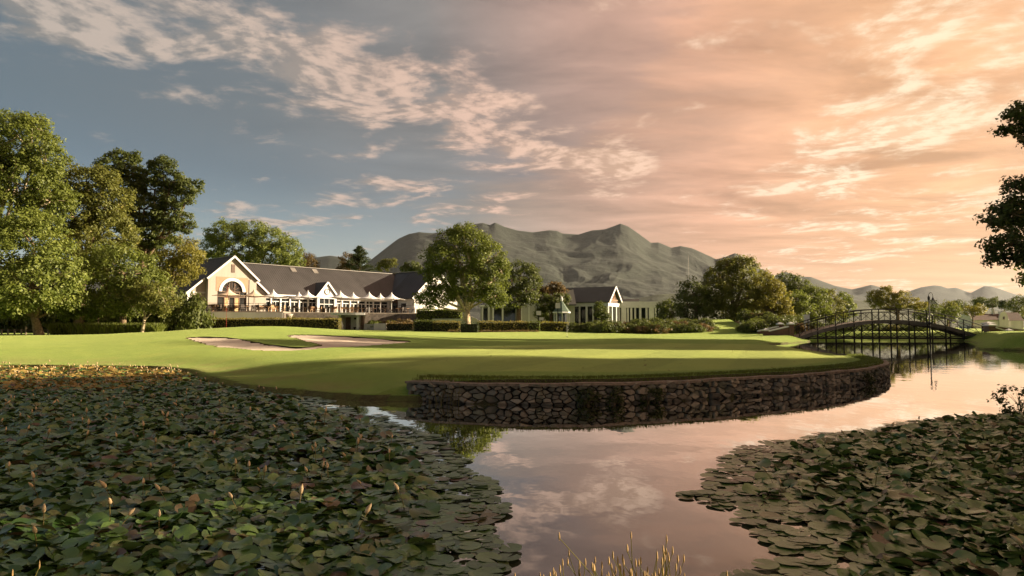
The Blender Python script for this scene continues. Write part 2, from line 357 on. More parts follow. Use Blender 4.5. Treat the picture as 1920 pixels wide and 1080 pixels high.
def poly_dist(x, y, poly):
    """signed distance (inside < 0), nearest point, nearest segment"""
    x = x.ravel(); y = y.ravel(); n = len(poly); best = np.full(len(x), 1e18); bx = np.zeros(len(x)); by = np.zeros(len(x)); bi = np.zeros(len(x), int); ins = np.zeros(len(x), bool)
    for i in range(n):
        a, b = poly[i], poly[(i + 1) % n]; d = b - a; L = max(d @ d, 1e-12)
        t = np.clip(((x - a[0]) * d[0] + (y - a[1]) * d[1]) / L, 0, 1); qx = a[0] + t * d[0]; qy = a[1] + t * d[1]
        r = (x - qx) ** 2 + (y - qy) ** 2; k = r < best; best[k] = r[k]; bx[k] = qx[k]; by[k] = qy[k]; bi[k] = i
        c = ((a[1] > y) != (b[1] > y)); c &= x < (b[0] - a[0]) * (y - a[1]) / (b[1] - a[1] + 1e-12) + a[0]; ins ^= c
    s = np.sqrt(best); s[ins] *= -1; return s, bx, by, bi
def hit(px, py):                          # where a sight line meets the land
    d = ray(px, py); Y = np.linspace(8, 160, 3000); z = CAM_H + d[2] * Y; g = land(d[0] * Y, Y); k = np.argmax(z < g)
    return np.array([d[0] * Y[k], Y[k]])
BUNKER_PX = [(346, 634), (372, 631), (410, 631), (450, 635), (490, 643), (530, 649), (566, 651), (596, 648), (584, 643), (560, 637), (538, 629), (560, 627), (610, 628), (670, 632), (730, 637),
             (772, 640), (735, 645), (680, 649), (620, 652), (560, 656), (490, 657), (430, 653), (380, 645)]
bunker = smooth_poly([hit(*p) for p in BUNKER_PX], 4)
GREEN_PX = [(640, 666), (720, 657), (860, 651), (1000, 647), (1200, 644), (1400, 645), (1500, 650), (1585, 662), (1575, 674), (1480, 686), (1350, 693), (1150, 698), (920, 698), (760, 692), (640, 680)]
green = smooth_poly([hit(*p) for p in GREEN_PX], 4)

def spaced(segs, lo, hi, grow=1.35):
    out = []
    for a, b, st in segs: out += list(np.arange(a, b, st))
    out.append(segs[-1][1]); st = segs[-1][2]
    while out[-1] < hi: st *= grow; out.append(min(out[-1] + st, hi))
    st = segs[0][2]; pre = [segs[0][0]]
    while pre[-1] > lo: st *= grow; pre.append(max(pre[-1] - st, lo))
    return np.array(pre[:0:-1] + out)
gx = spaced([(-70, -32, .9), (-32, 16, .28), (16, 34, .45), (34, 75, .9)], -11500, 11500)
gy = spaced([(-6, 11, .5), (11, 48, .28), (48, 106, .65), (106, 170, 1.6)], -380, 11500)
GX, GY = np.meshgrid(gx, gy); nx, ny = len(gx), len(gy)
vx, vy = GX.ravel().copy(), GY.ravel().copy()
cell = np.minimum(np.gradient(gx)[None, :].repeat(ny, 0), np.gradient(gy)[:, None].repeat(nx, 1)).ravel()
sd, bx, by, bi = poly_dist(vx, vy, pond)
snap = np.abs(sd) < 0.5 * cell; vx[snap], vy[snap] = bx[snap], by[snap]; sd[snap] = 0
bd, cx_, cy_, _ = poly_dist(vx, vy, bunker)
bsnap = (np.abs(bd) < 0.5 * cell) & ~snap; vx[bsnap], vy[bsnap] = cx_[bsnap], cy_[bsnap]; bd[bsnap] = 0
vz = land(vx, vy)
vz += (fbm(vx * .35, vy * .35, 4) - .5) * .06 * np.clip(sd / 2, 0, 1)
wf = wall_flag[bi]
t = np.clip(sd / 2.2, 0, 1); t = t * t * (3 - 2 * t)
bank = .085 + .05 * fbm(vx * .8, vy * .8, 3)
vz = np.where(wf, vz, bank * (1 - t) + vz * t)
ins = sd < 0
vz[ins] = -0.12 - np.minimum(.8, -sd[ins] * .9)
# sand hollow: the sand drops below the turf lip, deepest towards the front
hollow = np.clip(-bd / 1.5, 0, 1); hollow = hollow * hollow * (3 - 2 * hollow)
idx = np.arange(nx * ny).reshape(ny, nx)
Q = np.stack([idx[:-1, :-1], idx[:-1, 1:], idx[1:, 1:], idx[1:, :-1]], -1).reshape(-1, 4)
in_b = (bd[Q].mean(1) < 0) & (bd[Q].max(1) <= 1e-6)
gd, *_r = poly_dist(vx, vy, green)
V = np.c_[vx, vy, vz]

def grass_mat():
    m, N, out = new_mat('lawn_grass'); g = N.n('ShaderNodeNewGeometry'); P = g.outputs['Position']
    zone = N.n('ShaderNodeAttribute', _attribute_name='zone').outputs['Fac']
    far = N.noise(P, 0.12, 4, 0.6); mid = N.noise(P, 0.9, 5, 0.65); blades = N.noise(N.mapping(P, sc=(1, 1, 1)), 55, 3, 0.7)
    rough_c = N.ramp(N.m('ADD', N.m('MULTIPLY', mid, .6), N.m('MULTIPLY', far, .4)), [(.32, (.054, .108, .016)), (.52, (.086, .146, .022)), (.72, (.130, .165, .030))])
    green_c = N.ramp(N.m('ADD', N.m('MULTIPLY', mid, .35), N.m('MULTIPLY', far, .65)), [(.35, (.112, .158, .038)), (.65, (.155, .186, .046))])
    base = N.mix(zone, rough_c, green_c)
    base = N.mix(0.55, base, N.ramp(blades, [(.3, (.35, .35, .35)), (.7, (1.0, 1.0, 1.0))]), 'MULTIPLY')
    stripe = N.n('ShaderNodeTexWave', _wave_profile='SIN', Vector=N.mapping(P, rot=(0, 0, .35)), Scale=.10, Distortion=.6, Detail=1).outputs['Fac']
    base = N.mix(1.0, base, N.ramp(N.m('MULTIPLY_ADD', N.ss(stripe, .4, .6), N.m('MULTIPLY', zone, .22), N.m('MULTIPLY', N.noise(P, 3.5, 4, .7), .8)), [(.22, (.72, .74, .70)), (.68, (1.15, 1.12, 1.1))]), 'MULTIPLY')
    base = N.mix(1.0, base, (1.92, 1.92, 1.70), 'MULTIPLY')
    nz = N.n('ShaderNodeSeparateXYZ', Vector=g.outputs['True Normal']).outputs[2]
    zp = N.n('ShaderNodeSeparateXYZ', Vector=P).outputs[2]
    soil = N.m('MAXIMUM', N.m('SUBTRACT', 1.0, N.ss(nz, 0.45, 0.75)), N.m('SUBTRACT', 1.0, N.ss(zp, 0.0, 0.06)))
    dry = N.m('MULTIPLY', N.m('MULTIPLY', N.ss(zp, 0.33, 0.12), N.ss(mid, .38, .62)), .55)
    base = N.mix(dry, base, (.115, .090, .040))
    base = N.mix(soil, base, (.035, .026, .016))
    bmp = N.n('ShaderNodeBump', Strength=0.75, Distance=0.035, Height=N.m('ADD', blades, N.m('MULTIPLY', N.noise(P, 12, 3, .6), 1.2)))
    b = N.n('ShaderNodeBsdfPrincipled', Roughness=0.9); N.link(base, b.inputs['Base Color']); N.link(bmp.outputs[0], b.inputs['Normal'])
    b.inputs['Specular IOR Level'].default_value = 0.1; b.inputs['Sheen Weight'].default_value = 0.35; b.inputs['Sheen Roughness'].default_value = .4; b.inputs['Sheen Tint'].default_value = (.75, .8, .3, 1)
    N.link(b.outputs[0], out.inputs[0]); return m
M_GRASS = grass_mat()
me = np_mesh('ground', V, Q[~in_b], M_GRASS, True)
at_ = me.attributes.new('zone', 'FLOAT', 'POINT'); z_ = np.clip(0.5 - gd / 0.5, 0, 1); at_.data.foreach_set('value', z_.astype(np.float32))
tag(link_mesh('ground', me), kind='structure')

def sand_mat():
    m, N, out = new_mat('bunker_sand'); P = N.n('ShaderNodeNewGeometry').outputs['Position']
    rake = N.n('ShaderNodeTexWave', Vector=N.mapping(P, rot=(0, 0, .9)), Scale=2.6, Distortion=5.0, Detail=3, i4=1.5).outputs['Fac']
    c = N.ramp(N.noise(P, 1.5, 6, .65), [(.3, (.52, .43, .34)), (.7, (.68, .57, .46))])
    bm = N.n('ShaderNodeBump', Strength=.8, Distance=.03, Height=N.m('ADD', rake, N.m('MULTIPLY', N.noise(P, 14, 5, .7), 1.3)))
    b = N.n('ShaderNodeBsdfPrincipled', Roughness=.95); N.link(c, b.inputs['Base Color']); N.link(bm.outputs[0], b.inputs['Normal']); N.link(b.outputs[0], out.inputs[0]); return m
M_SAND = sand_mat()
Vs = V.copy(); Vs[:, 2] -= .045 + hollow * .06
used = np.unique(Q[in_b]); rem = np.full(len(V), -1); rem[used] = np.arange(len(used))
sand_v = Vs[used]; sand_v[:, 2] += (fbm(sand_v[:, 0] * 1.1, sand_v[:, 1] * 1.1, 3) - .5) * .10
tag(link_mesh('bunker_sand', np_mesh('bunker_sand', sand_v, rem[Q[in_b]], M_SAND, True)), kind='structure')
# turf lip: the cut edge round the sand
E = np.sort(np.concatenate([Q[in_b][:, [i, (i + 1) % 4]] for i in range(4)]), 1); u_, cnt = np.unique(E, axis=0, return_counts=True); rim = u_[cnt == 1]
lv = []; lf = []
for a, b in rim:
    k = len(lv); lv += [V[a], V[b], V[b] - (0, 0, .075), V[a] - (0, 0, .075)]; lf.append((k, k + 1, k + 2, k + 3))
tag(link_mesh('turf_lip', np_mesh('turf_lip', lv, lf, M_GRASS)), kind='structure')

def water_mat():
    m, N, out = new_mat('pond_water'); P = N.n('ShaderNodeNewGeometry').outputs['Position']
    h = N.m('ADD', N.noise(N.mapping(P, sc=(1, .55, 1)), 2.2, 3, .5), N.m('MULTIPLY', N.noise(N.mapping(P, sc=(.6, 1, 1)), .35, 2, .5), 2.0))
    bm = N.n('ShaderNodeBump', Strength=.05, Distance=.05, Height=h)
    fr_ = N.m('MULTIPLY', N.n('ShaderNodeFresnel', IOR=1.34, Normal=bm.outputs[0]).outputs[0], 2.0, clamp=True)
    gl = N.n('ShaderNodeBsdfGlossy', Color=(.97, .97, .97, 1), Roughness=.012, Normal=bm.outputs[0]); df = N.n('ShaderNodeBsdfDiffuse', Color=(.026, .025, .018, 1))
    mx = N.n('ShaderNodeMixShader', i0=fr_); N.link(df.outputs[0], mx.inputs[1]); N.link(gl.outputs[0], mx.inputs[2]); N.link(mx.outputs[0], out.inputs[0]); return m
wm = MB().add([(-34, 1.0, 0), (58, 1.0, 0), (58, 106, 0), (-34, 106, 0)], [(0, 1, 2, 3)]).mesh('pond_water', water_mat())
tag(link_mesh('pond_water', wm), kind='structure')
def G(x, y): return float(land(np.array([x]), np.array([y]))[0])

# ------------------------------------------------------------------ mountains and hills
def rock_mat(name, lo, hi, green=0.5):
    m, N, out = new_mat(name); g = N.n('ShaderNodeNewGeometry'); P = g.outputs['Position']
    nz = N.n('ShaderNodeSeparateXYZ', Vector=g.outputs['Normal']).outputs[2]
    a = N.noise(P, .004, 8, .65); c = N.ramp(a, [(.3, lo), (.7, hi)])
    sc = N.m('MULTIPLY', N.ss(N.noise(N.mapping(P, sc=(1, 1, .25)), .012, 7, .7), .52, .72), N.ss(nz, .85, .55))
    c = N.mix(N.m('MULTIPLY', sc, .6), c, (.045, .042, .034))
    bm = N.n('ShaderNodeBump', Strength=1.0, Distance=7.0, Height=N.noise(P, .022, 7, .68))
    b = N.n('ShaderNodeBsdfPrincipled', Roughness=.95); N.link(c, b.inputs['Base Color']); N.link(bm.outputs[0], b.inputs['Normal']); N.link(b.outputs[0], out.inputs[0]); return m
M_MTN = rock_mat('mountain_heath', (.006, .011, .006), (.012, .020, .010))
M_FOOT = rock_mat('foothill_grass', (.020, .032, .012), (.052, .062, .022))
def ridge_obj(name, prof, Yr, Y0, mat, nx_=420, ny_=80, spur=.40, fq=1.0, back=.25, pw=1.25):
    prof = np.array(prof, float); pxs = np.linspace(prof[0, 0], prof[-1, 0], nx_)
    hy = np.interp(pxs, prof[:, 0], prof[:, 1])
    H = np.array([at(p, y, Yr)[2] for p, y in zip(pxs, hy)])
    s = np.linspace(0, 1 + back, ny_); Pp, Sv = np.meshgrid(pxs, s); Yv = Y0 + (Yr - Y0) * Sv
    Xv = (Pp - 960) / FPX * Yv
    sh = np.where(Sv <= 1, Sv ** pw, np.clip(1 - (Sv - 1) / back, 0, 1))
    # eroded spurs and gullies, in metres
    k_ = Yr / 5200.0; wx = (fbm(Xv / (900 * k_) + 5, Yv / (900 * k_), 3) - .5) * 1.6
    r1 = ridged(Xv / (1300 * k_) * fq + wx + 2, Yv / (1500 * k_) * fq + wx, 6); r2 = ridged(Xv / (420 * k_) + wx * 2, Yv / (520 * k_) - wx, 5)
    f_ = np.clip(1 - Sv, 0, 1) ** .7 * np.clip(Sv * 5, 0, 1)
    mod = 1 - spur * f_ * (1 - r1) * 2.2 - .10 * f_ * (1 - r2) * 2
    # the skyline's kinks fade out down the slope
    Hs = []
    for sg in (0.0, 12.0, 40.0, 110.0):
        w_ = sg / (pxs[1] - pxs[0]); n_ = int(3 * w_) + 1; kr = np.exp(-.5 * (np.arange(-n_, n_ + 1) / max(w_, .01)) ** 2); kr /= kr.sum(); Hs.append(np.convolve(np.pad(H, n_, mode='edge'), kr, 'valid'))
    lv_ = np.clip(np.abs(1 - Sv) ** .6 * 4.0, 0, 2.999); li = lv_.astype(int); lf_ = lv_ - li; Hs = np.array(Hs); ci = np.arange(nx_)[None, :].repeat(ny_, 0)
    Hm = Hs[li, ci] * (1 - lf_) + Hs[li + 1, ci] * lf_
    Z = Hm * sh * np.clip(mod, .1, 1.2)
    Z += (fbm(Xv / (160 * k_), Yv / (160 * k_), 5) - .5) * .035 * H.max() * np.clip(Sv * 4, 0, 1) * np.clip(np.abs(Sv - 1) * 8 + .2, 0, 1)
    Z = np.maximum(Z, 0.0) - 2 * (Sv <= 0) ; Z[0] = -1.5; Z[-1] = -1.5; Z[:, 0] *= .2; Z[:, -1] *= .2
    i = np.arange(nx_ * ny_).reshape(ny_, nx_); q = np.stack([i[:-1, :-1], i[:-1, 1:], i[1:, 1:], i[1:, :-1]], -1).reshape(-1, 4)
    return tag(link_mesh(name, np_mesh(name, np.c_[Xv.ravel(), Yv.ravel(), Z.ravel()], q, mat, True)), kind='structure')
ridge_obj('mountain', [(600, 560), (640, 530), (665, 508), (690, 490), (705, 478), (725, 462), (745, 447), (765, 438), (785, 434), (810, 436), (840, 432), (870, 425), (890, 419), (905, 417), (918, 421), (928, 416),
    (945, 424), (970, 431), (1000, 435), (1030, 431), (1045, 432), (1055, 437), (1085, 439), (1110, 431), (1135, 429), (1150, 424), (1165, 418), (1180, 424), (1200, 438), (1222, 455), (1236, 454), (1260, 464),
    (1278, 460), (1298, 464), (1320, 474), (1345, 486), (1365, 480), (1380, 474), (1395, 481), (1413, 495), (1446, 513), (1480, 528), (1520, 545), (1560, 556), (1620, 566), (1700, 580)], 5200, 2300, M_MTN, 620, 170)
ridge_obj('mountain', [(1400, 540), (1440, 520), (1475, 508), (1497, 517), (1522, 518), (1545, 527), (1566, 535), (1599, 542), (1616, 538), (1635, 533), (1650, 537), (1675, 549), (1720, 566), (1760, 580)], 7600, 5600, M_MTN, 260, 70)
ridge_obj('mountain', [(1600, 575), (1660, 560), (1694, 549), (1727, 538), (1752, 534), (1765, 535), (1778, 540), (1794, 538), (1806, 543), (1821, 549), (1832, 543), (1847, 535), (1860, 536), (1876, 541), (1895, 548),
    (1913, 554), (1960, 548), (2020, 540), (2080, 552), (2200, 545), (2400, 560)], 10200, 8000, M_MTN, 300, 70)
ridge_obj('mountain', [(-500, 520), (-300, 500), (-100, 495), (100, 500), (300, 498), (430, 494), (520, 492), (570, 486), (590, 481), (618, 477), (640, 480), (665, 490), (700, 510), (760, 540)], 6500, 4500, M_MTN, 300, 60)
ridge_obj('hill', [(900, 590), (960, 572), (1000, 545), (1040, 553), (1090, 562), (1160, 566), (1230, 552), (1290, 548), (1360, 553), (1440, 556), (1540, 560), (1620, 563), (1700, 570), (1850, 582), (2000, 590)], 2200, 1200, M_FOOT, 300, 80, .35, 1.0)
mb = MB().box(-11900, 11900, -395, 11900, -2.5, 905)
hm, N, out = new_mat('haze_air'); pv = N.n('ShaderNodeVolumePrincipled', Density=HAZE, Anisotropy=0.35); pv.inputs['Color'].default_value = (.80, .86, .92, 1); N.link(pv.outputs[0], out.inputs['Volume'])
if HAZE > 0: tag(mb.build('haze', hm), 'thin pale evening haze over the valley', 'haze', kind='stuff')
# ------------------------------------------------------------------ the clubhouse
TZ = 3.5                                        # terrace level
ANG = math.atan2(.75, .66)
club = empty('clubhouse', (-41, 92, 0), ANG, 'large cream and white clubhouse with steep dark grey roofs and arched gable', 'building')
def part(name, mat, parent, fn, **kw):
    mb = MB(); fn(mb); return mb.build(name, mat, parent, **kw)
def arch_pts(c, r, z, n=16, rev=False):
    p = [(c - r * math.cos(math.pi * k / n), z + r * math.sin(math.pi * k / n)) for k in range(n + 1)]
    return p[::-1] if rev else p
AC, AR, AZ = 3.35, 1.5, 6.35                    # arch centre, radius, springing height
def uvz(poly, v): return [(u, v, z) for u, z in poly]
def front_wall(mb):
    mb.box(0, 1.25, 0, .4, TZ, AZ); mb.box(5.45, 6.8, 0, .4, TZ, AZ)
    mb.prism(uvz([(0, AZ), (1.25, AZ)] + arch_pts(AC, AR, AZ) + [(5.45, AZ), (6.8, AZ), (6.8, 8.2), (3.4, 11.15), (0, 8.2)], 0), (0, .4, 0))
fw = part('gable_wall', M_CREAM, club, front_wall)
part('panel', M_PEACH, club, lambda mb: mb.prism(uvz([(1.05, AZ + .02)] + [(AC - AR - .42, AZ + .02)] + arch_pts(AC, AR + .42, AZ + .02) + [(AC + AR + .42, AZ + .02), (5.65, AZ + .02), (5.65, 8.35), (1.05, 8.35)], -.03), (0, .05, 0)))
def ring(mb):
    a = arch_pts(AC, AR + .40, AZ); b = arch_pts(AC, AR - .02, AZ, rev=True)
    mb.prism(uvz(a + b, -.09), (0, .14, 0))
part('arch_moulding', M_TRIM, club, ring)
part('corner_pilaster', M_CREAM, club, lambda mb: mb.box(-.06, .95, -.08, .0, TZ, 8.15))
part('corner_pilaster', M_CREAM, club, lambda mb: mb.box(5.8, 6.86, -.08, .0, TZ, 8.15))
part('slit_window', M_WOOD, club, lambda mb: mb.box(3.15, 3.65, -.05, .02, 9.0, 10.15))
part('entrance_glass', M_GLASS, club, lambda mb: (mb.box(1.25, 5.45, .22, .26, TZ, AZ), mb.prism(uvz(arch_pts(AC, AR, AZ), .22), (0, .04, 0))))
for u0 in (1.25, 2.25, 2.95, 3.7, 4.4, 5.33):
    part('door_post', M_WOOD, club, lambda mb: mb.box(u0, u0 + .13, .12, .22, TZ, AZ if u0 not in (2.95, 3.7) else AZ + 1.2))
part('transom', M_WOOD, club, lambda mb: mb.box(1.25, 5.45, .10, .24, 5.55, 5.72))
part('transom', M_WOOD, club, lambda mb: mb.box(1.25, 5.45, .10, .24, AZ - .1, AZ + .06))
for k in range(1, 6):
    a = math.pi * k / 6
    part('fanlight_bar', M_WOOD, club, lambda mb: mb.bar((AC, .18, AZ), (AC - math.cos(a) * AR, .18, AZ + math.sin(a) * AR), .07, .06))
for u0, u1 in ((2.40, 2.92), (3.85, 4.38)):
    part('curtain', M_CURTAIN, club, lambda mb: mb.box(u0, u1, .16, .21, TZ + .05, 5.5))
part('aisle_wall', M_CREAM, club, lambda mb: mb.prism([(-2.3, .9, TZ), (0, .9, TZ), (0, .9, 8.1), (-2.3, .9, 6.15)], (0, .35, 0)))
part('aisle_wall', M_CREAM, club, lambda mb: mb.prism([(6.8, .9, TZ), (8.9, .9, TZ), (8.9, .9, 6.3), (6.8, .9, 8.1)], (0, .35, 0)))
part('wall_band', M_TRIM, club, lambda mb: mb.box(-2.35, 0, .82, .9, 6.0, 6.22))
part('corner_post', M_TRIM, club, lambda mb: mb.box(-2.4, -2.0, .78, .9, TZ, 6.1))
part('side_wall', M_GREY_WALL, club, lambda mb: mb.box(-2.3, -1.95, 1.25, 12, 1.2, 6.1))
part('return_wall', M_CREAM, club, lambda mb: mb.box(0, .35, .4, 1.4, TZ, 8.1)); part('return_wall', M_CREAM, club, lambda mb: mb.box(6.45, 6.8, .4, 1.4, TZ, 8.1))
def slab(mb, u0, z0, u1, z1, v0, v1, th=.18):
    mb.prism([(u0, v0, z0), (u1, v0, z1), (u1, v0, z1 + th), (u0, v0, z0 + th)], (0, v1 - v0, 0))
sl = 2.95 / 3.4
rf = part('gable_roof', M_ROOF2, club, lambda mb: (slab(mb, -.3, 8.2 - .3 * sl, 3.4, 11.15, -.4, 12.2), slab(mb, -2.75, 8.2 - 2.75 * sl, -.3, 8.2 - .3 * sl, .45, 12.2),
                                               slab(mb, 3.4, 11.15, 7.1, 8.2 - .3 * sl, -.4, 12.2), slab(mb, 7.1, 8.2 - .3 * sl, 9.3, 8.2 - 2.5 * sl, .45, 12.2)))
for (a, b, v) in (((-.35, 8.2 - .35 * sl), (3.4, 11.15), -.43), ((3.4, 11.15), (7.15, 8.2 - .35 * sl), -.43), ((-2.8, 8.2 - 2.8 * sl), (-.3, 8.2 - .3 * sl), .41), ((7.1, 8.2 - .3 * sl), (9.35, 8.2 - 2.55 * sl), .41)):
    part('barge_board', M_TRIM, club, lambda mb: mb.bar((a[0], v, a[1] + .08), (b[0], v, b[1] + .08), .08, .24))
part('ridge_cap', M_RIDGE, rf, lambda mb: mb.bar((3.4, -.45, 11.36), (3.4, 12.2, 11.36), .3, .07))
def seams(mb, n0, n1, step, p, q):              # raised seams down one slope, between lines p (eave) and q (ridge)
    k = n0
    while k < n1: mb.bar(p(k), q(k), .025, .035); k += step
part('roof_seam', M_ROOF2, rf, lambda mb: (seams(mb, .7, 12, .5, lambda v: (-2.7, v, 8.2 - 2.7 * sl + .19), lambda v: (3.35, v, 11.15 + .15)),))
part('chimney', M_WHITE, club, lambda mb: (mb.box(-3.3, -2.31, 4.6, 6.2, 1.2, 7.9), mb.box(-3.42, -2.2, 4.48, 6.32, 7.9, 8.08)))
part('annex_wall', M_WHITE, club, lambda mb: mb.box(-5.2, -2.32, 1.4, 9, 1.2, 5.6))
part('annex_roof', M_ROOF2, club, lambda mb: mb.box(-5.5, -2.34, 1.1, 9.3, 5.6, 5.78))
part('annex_window', M_GLASS, club, lambda mb: mb.box(-4.6, -3.6, 1.34, 1.4, 3.2, 4.9))
# long wing
WV, WE, WR, WRZ = 2.4, 6.2, 7.3, 10.95
part('wing_wall', M_WHITE, club, lambda mb: (mb.box(8.9, 33, WV + .25, WV + .6, TZ, WE + .2), mb.box(8.9, 33, WV - .05, WV + .25, WE - .45, WE + .1), mb.box(8.9, 33, WV, WV + .25, TZ, TZ + .25)))
wr = part('wing_roof', M_ROOF, club, lambda mb: (mb.prism([(6.6, 1.75, WE), (6.6, WR, WRZ), (6.6, 12.9, WE), (6.6, 12.9, WE + .16), (6.6, WR, WRZ + .2), (6.6, 1.7, WE + .16)], (33.0, 0, 0))))
part('ridge_cap', M_RIDGE, wr, lambda mb: mb.bar((6.6, WR, WRZ + .25), (38.5, WR, WRZ + .25), .35, .09))
part('roof_seam', M_ROOF, wr, lambda mb: seams(mb, 9.4, 36.5, .36, lambda u: (u, 1.75, WE + .20), lambda u: (u, WR - .05, WRZ + .21)))
part('gutter', M_TRIM, wr, lambda mb: mb.bar((8.9, 1.68, WE + .02), (33, 1.68, WE + .02), .14, .16))
for u0 in (16.6, 20.6):
    part('roof_vent', M_RIDGE, wr, lambda mb: mb.bar((u0, 6.2, WRZ - .72), (u0, 7.0, WRZ - .02), .9, .16))
bay = 0; u = 9.0
while u < 32.4:                                 # glazed bays between white posts
    part('post', M_TRIM, club, lambda mb: mb.box(u - .11, u + .11, WV - .03, WV + .2, TZ + .25, WE - .45))
    if u + 1.6 < 33:
        wn = part('window', M_TRIM, club, lambda mb: (mb.box(u + .11, u + 1.45, WV + .10, WV + .18, 5.25, 5.36), mb.box(u + .74, u + .82, WV + .10, WV + .18, TZ + .25, 5.25), mb.box(u + .11, u + .17, WV + .10, WV + .18, TZ + .25, WE - .45)))
        part('pane', M_GLASS, wn, lambda mb: mb.box(u + .11, u + 1.45, WV + .2, WV + .23, TZ + .25, WE - .45))
    u += 1.56
# clock dormer
DU, DH = 19.3, 1.75
dz = WE + .05
dr = part('dormer_roof', M_ROOF2, club, lambda mb: (mb.prism([(DU - DH - .2, WV - 1.5, dz - .15), (DU, WV - 1.5, dz + 2.15), (DU, WV - 1.5, dz + 2.32), (DU - DH - .2, WV - 1.5, dz + .02)], (0, 4.2, 0)),
                                            mb.prism([(DU + DH + .2, WV - 1.5, dz - .15), (DU, WV - 1.5, dz + 2.15), (DU, WV - 1.5, dz + 2.32), (DU + DH + .2, WV - 1.5, dz + .02)], (0, 4.2, 0))))
part('dormer_gable', M_TRIM, club, lambda mb: mb.prism([(DU - DH, WV - 1.3, dz - .1), (DU + DH, WV - 1.3, dz - .1), (DU, WV - 1.3, dz + 2.05)], (0, .2, 0)))
for s in (-1, 1):
    part('barge_board', M_TRIM, club, lambda mb: mb.bar((DU + s * (DH + .25), WV - 1.54, dz - .12), (DU, WV - 1.54, dz + 2.24), .08, .26))
    part('bay_post', M_TRIM, club, lambda mb: mb.box(DU + s * 1.55 - .2, DU + s * 1.55 + .2, WV - 1.35, WV - .95, TZ, dz - .1))
part('bay_beam', M_TRIM, club, lambda mb: mb.box(DU - DH, DU + DH, WV - 1.38, WV - 1.05, dz - .35, dz - .1))
ck = part('clock', M_TRIM, club, lambda mb: mb.prism([(DU + .42 * math.cos(a * math.pi / 10), WV - 1.36, dz + .75 + .42 * math.sin(a * math.pi / 10)) for a in range(20)], (0, .05, 0)))
part('clock_rim', M_IRON, ck, lambda mb: mb.prism(uvz([(DU + .47 * math.cos(a * math.pi / 12), dz + .75 + .47 * math.sin(a * math.pi / 12)) for a in range(25)] + [(DU + .38 * math.cos(-a * math.pi / 12), dz + .75 + .38 * math.sin(-a * math.pi / 12)) for a in range(25)], WV - 1.40), (0, .03, 0)))
part('clock_hand', M_IRON, ck, lambda mb: mb.bar((DU, WV - 1.38, dz + .75), (DU + .03, WV - 1.38, dz + 1.08), .035, .02))
part('clock_hand', M_IRON, ck, lambda mb: mb.bar((DU, WV - 1.38, dz + .75), (DU + .18, WV - 1.38, dz + .62), .05, .02))
for k in range(3):
    u0 = DU - 1.3 + k * .88
    w_ = part('bay_window', M_TRIM, club, lambda mb: (mb.box(u0, u0 + .84, WV - 1.2, WV - 1.1, 5.0, 5.1), mb.box(u0 - .03, u0 + .03, WV - 1.2, WV - 1.1, TZ + .9, dz - .35)))
    part('pane', M_GLASS, w_, lambda mb: mb.box(u0, u0 + .84, WV - 1.08, WV - 1.04, TZ + .9, dz - .35))
# wing that closes the court
part('court_wall', M_WHITE, club, lambda mb: mb.box(33, 33.4, -3.4, WV + .2, 1.2, 6.3))
part('end_gable_wall', M_WHITE, club, lambda mb: mb.prism([(33, -3.4, 1.2), (43, -3.4, 1.2), (43, -3.4, 6.3), (38, -3.4, 10.9), (33, -3.4, 6.3)], (0, -.35, 0)))
rr = part('court_roof', M_ROOF, club, lambda mb: mb.prism([(32.4, -4.1, 6.15), (38, -4.1, 11.15), (43.6, -4.1, 6.15), (43.6, -4.1, 6.33), (38, -4.1, 11.36), (32.4, -4.1, 6.33)], (0, 13, 0)))
part('ridge_cap', M_RIDGE, rr, lambda mb: mb.bar((38, -4.1, 11.42), (38, 8.5, 11.42), .35, .09))
part('roof_seam', M_ROOF, rr, lambda mb: seams(mb, -3.9, 3.0, .52, lambda v: (32.4, v, 6.37), lambda v: (37.95, v, 11.36)))
for s in (-1, 1): part('barge_board', M_TRIM, rr, lambda mb: mb.bar((38 + s * 5.65, -4.14, 6.2), (38, -4.14, 11.25), .08, .34))
w_ = part('court_window', M_TRIM, club, lambda mb: (mb.box(32.9, 33.0, -1.9, -1.8, TZ, 5.6), mb.box(32.9, 33.0, -.4, -.3, TZ, 5.6), mb.box(32.9, 33.0, -1.9, -.3, 5.5, 5.62)))
part('pane', M_GLASS, w_, lambda mb: mb.box(32.95, 32.99, -1.8, -.4, TZ + .1, 5.5))
w_ = part('court_door', M_WOOD, club, lambda mb: (mb.box(32.9, 33.0, .5, 1.9, TZ, 5.7), mb.prism([(32.9, 1.2 + .7 * math.cos(math.pi * k / 8), 5.7 + .7 * math.sin(math.pi * k / 8)) for k in range(9)], (.1, 0, 0))))
part('pane', M_GLASS, w_, lambda mb: mb.box(32.87, 32.91, .7, 1.7, TZ + .2, 5.6))

# terrace before the court
tA, tB, tC, tD, tE = (xat(383, 88), 88), (xat(531, 90), 90), (xat(545, 93), 93), (xat(725, 98), 98), (xat(785, 99.5), 99.5)
tpoly = [tA, tB, tC, tD, tE, (-7.5, 112), (-20, 124), (-46, 102), (-47, 95)]
ter = empty('terrace', (tA[0], tA[1], 0), 0, 'raised paved dining terrace with white retaining wall before the clubhouse', 'terrace')
def tl(p, z): return (p[0] - tA[0], p[1] - tA[1], z)
part('floor', M_CONC, ter, lambda mb: mb.prism([tl(p, TZ - .12) for p in tpoly], (0, 0, .12)))
def tw(mb, a, b, z0, z1, th=.3):
    mb.bar(tl(a, (z0 + z1) / 2), tl(b, (z0 + z1) / 2), th, z1 - z0)
part('retaining_wall', M_WHITE, ter, lambda mb: (tw(mb, tA, tB, .8, TZ - .125), tw(mb, tA, (-46.8, 95), .8, TZ - .13)))
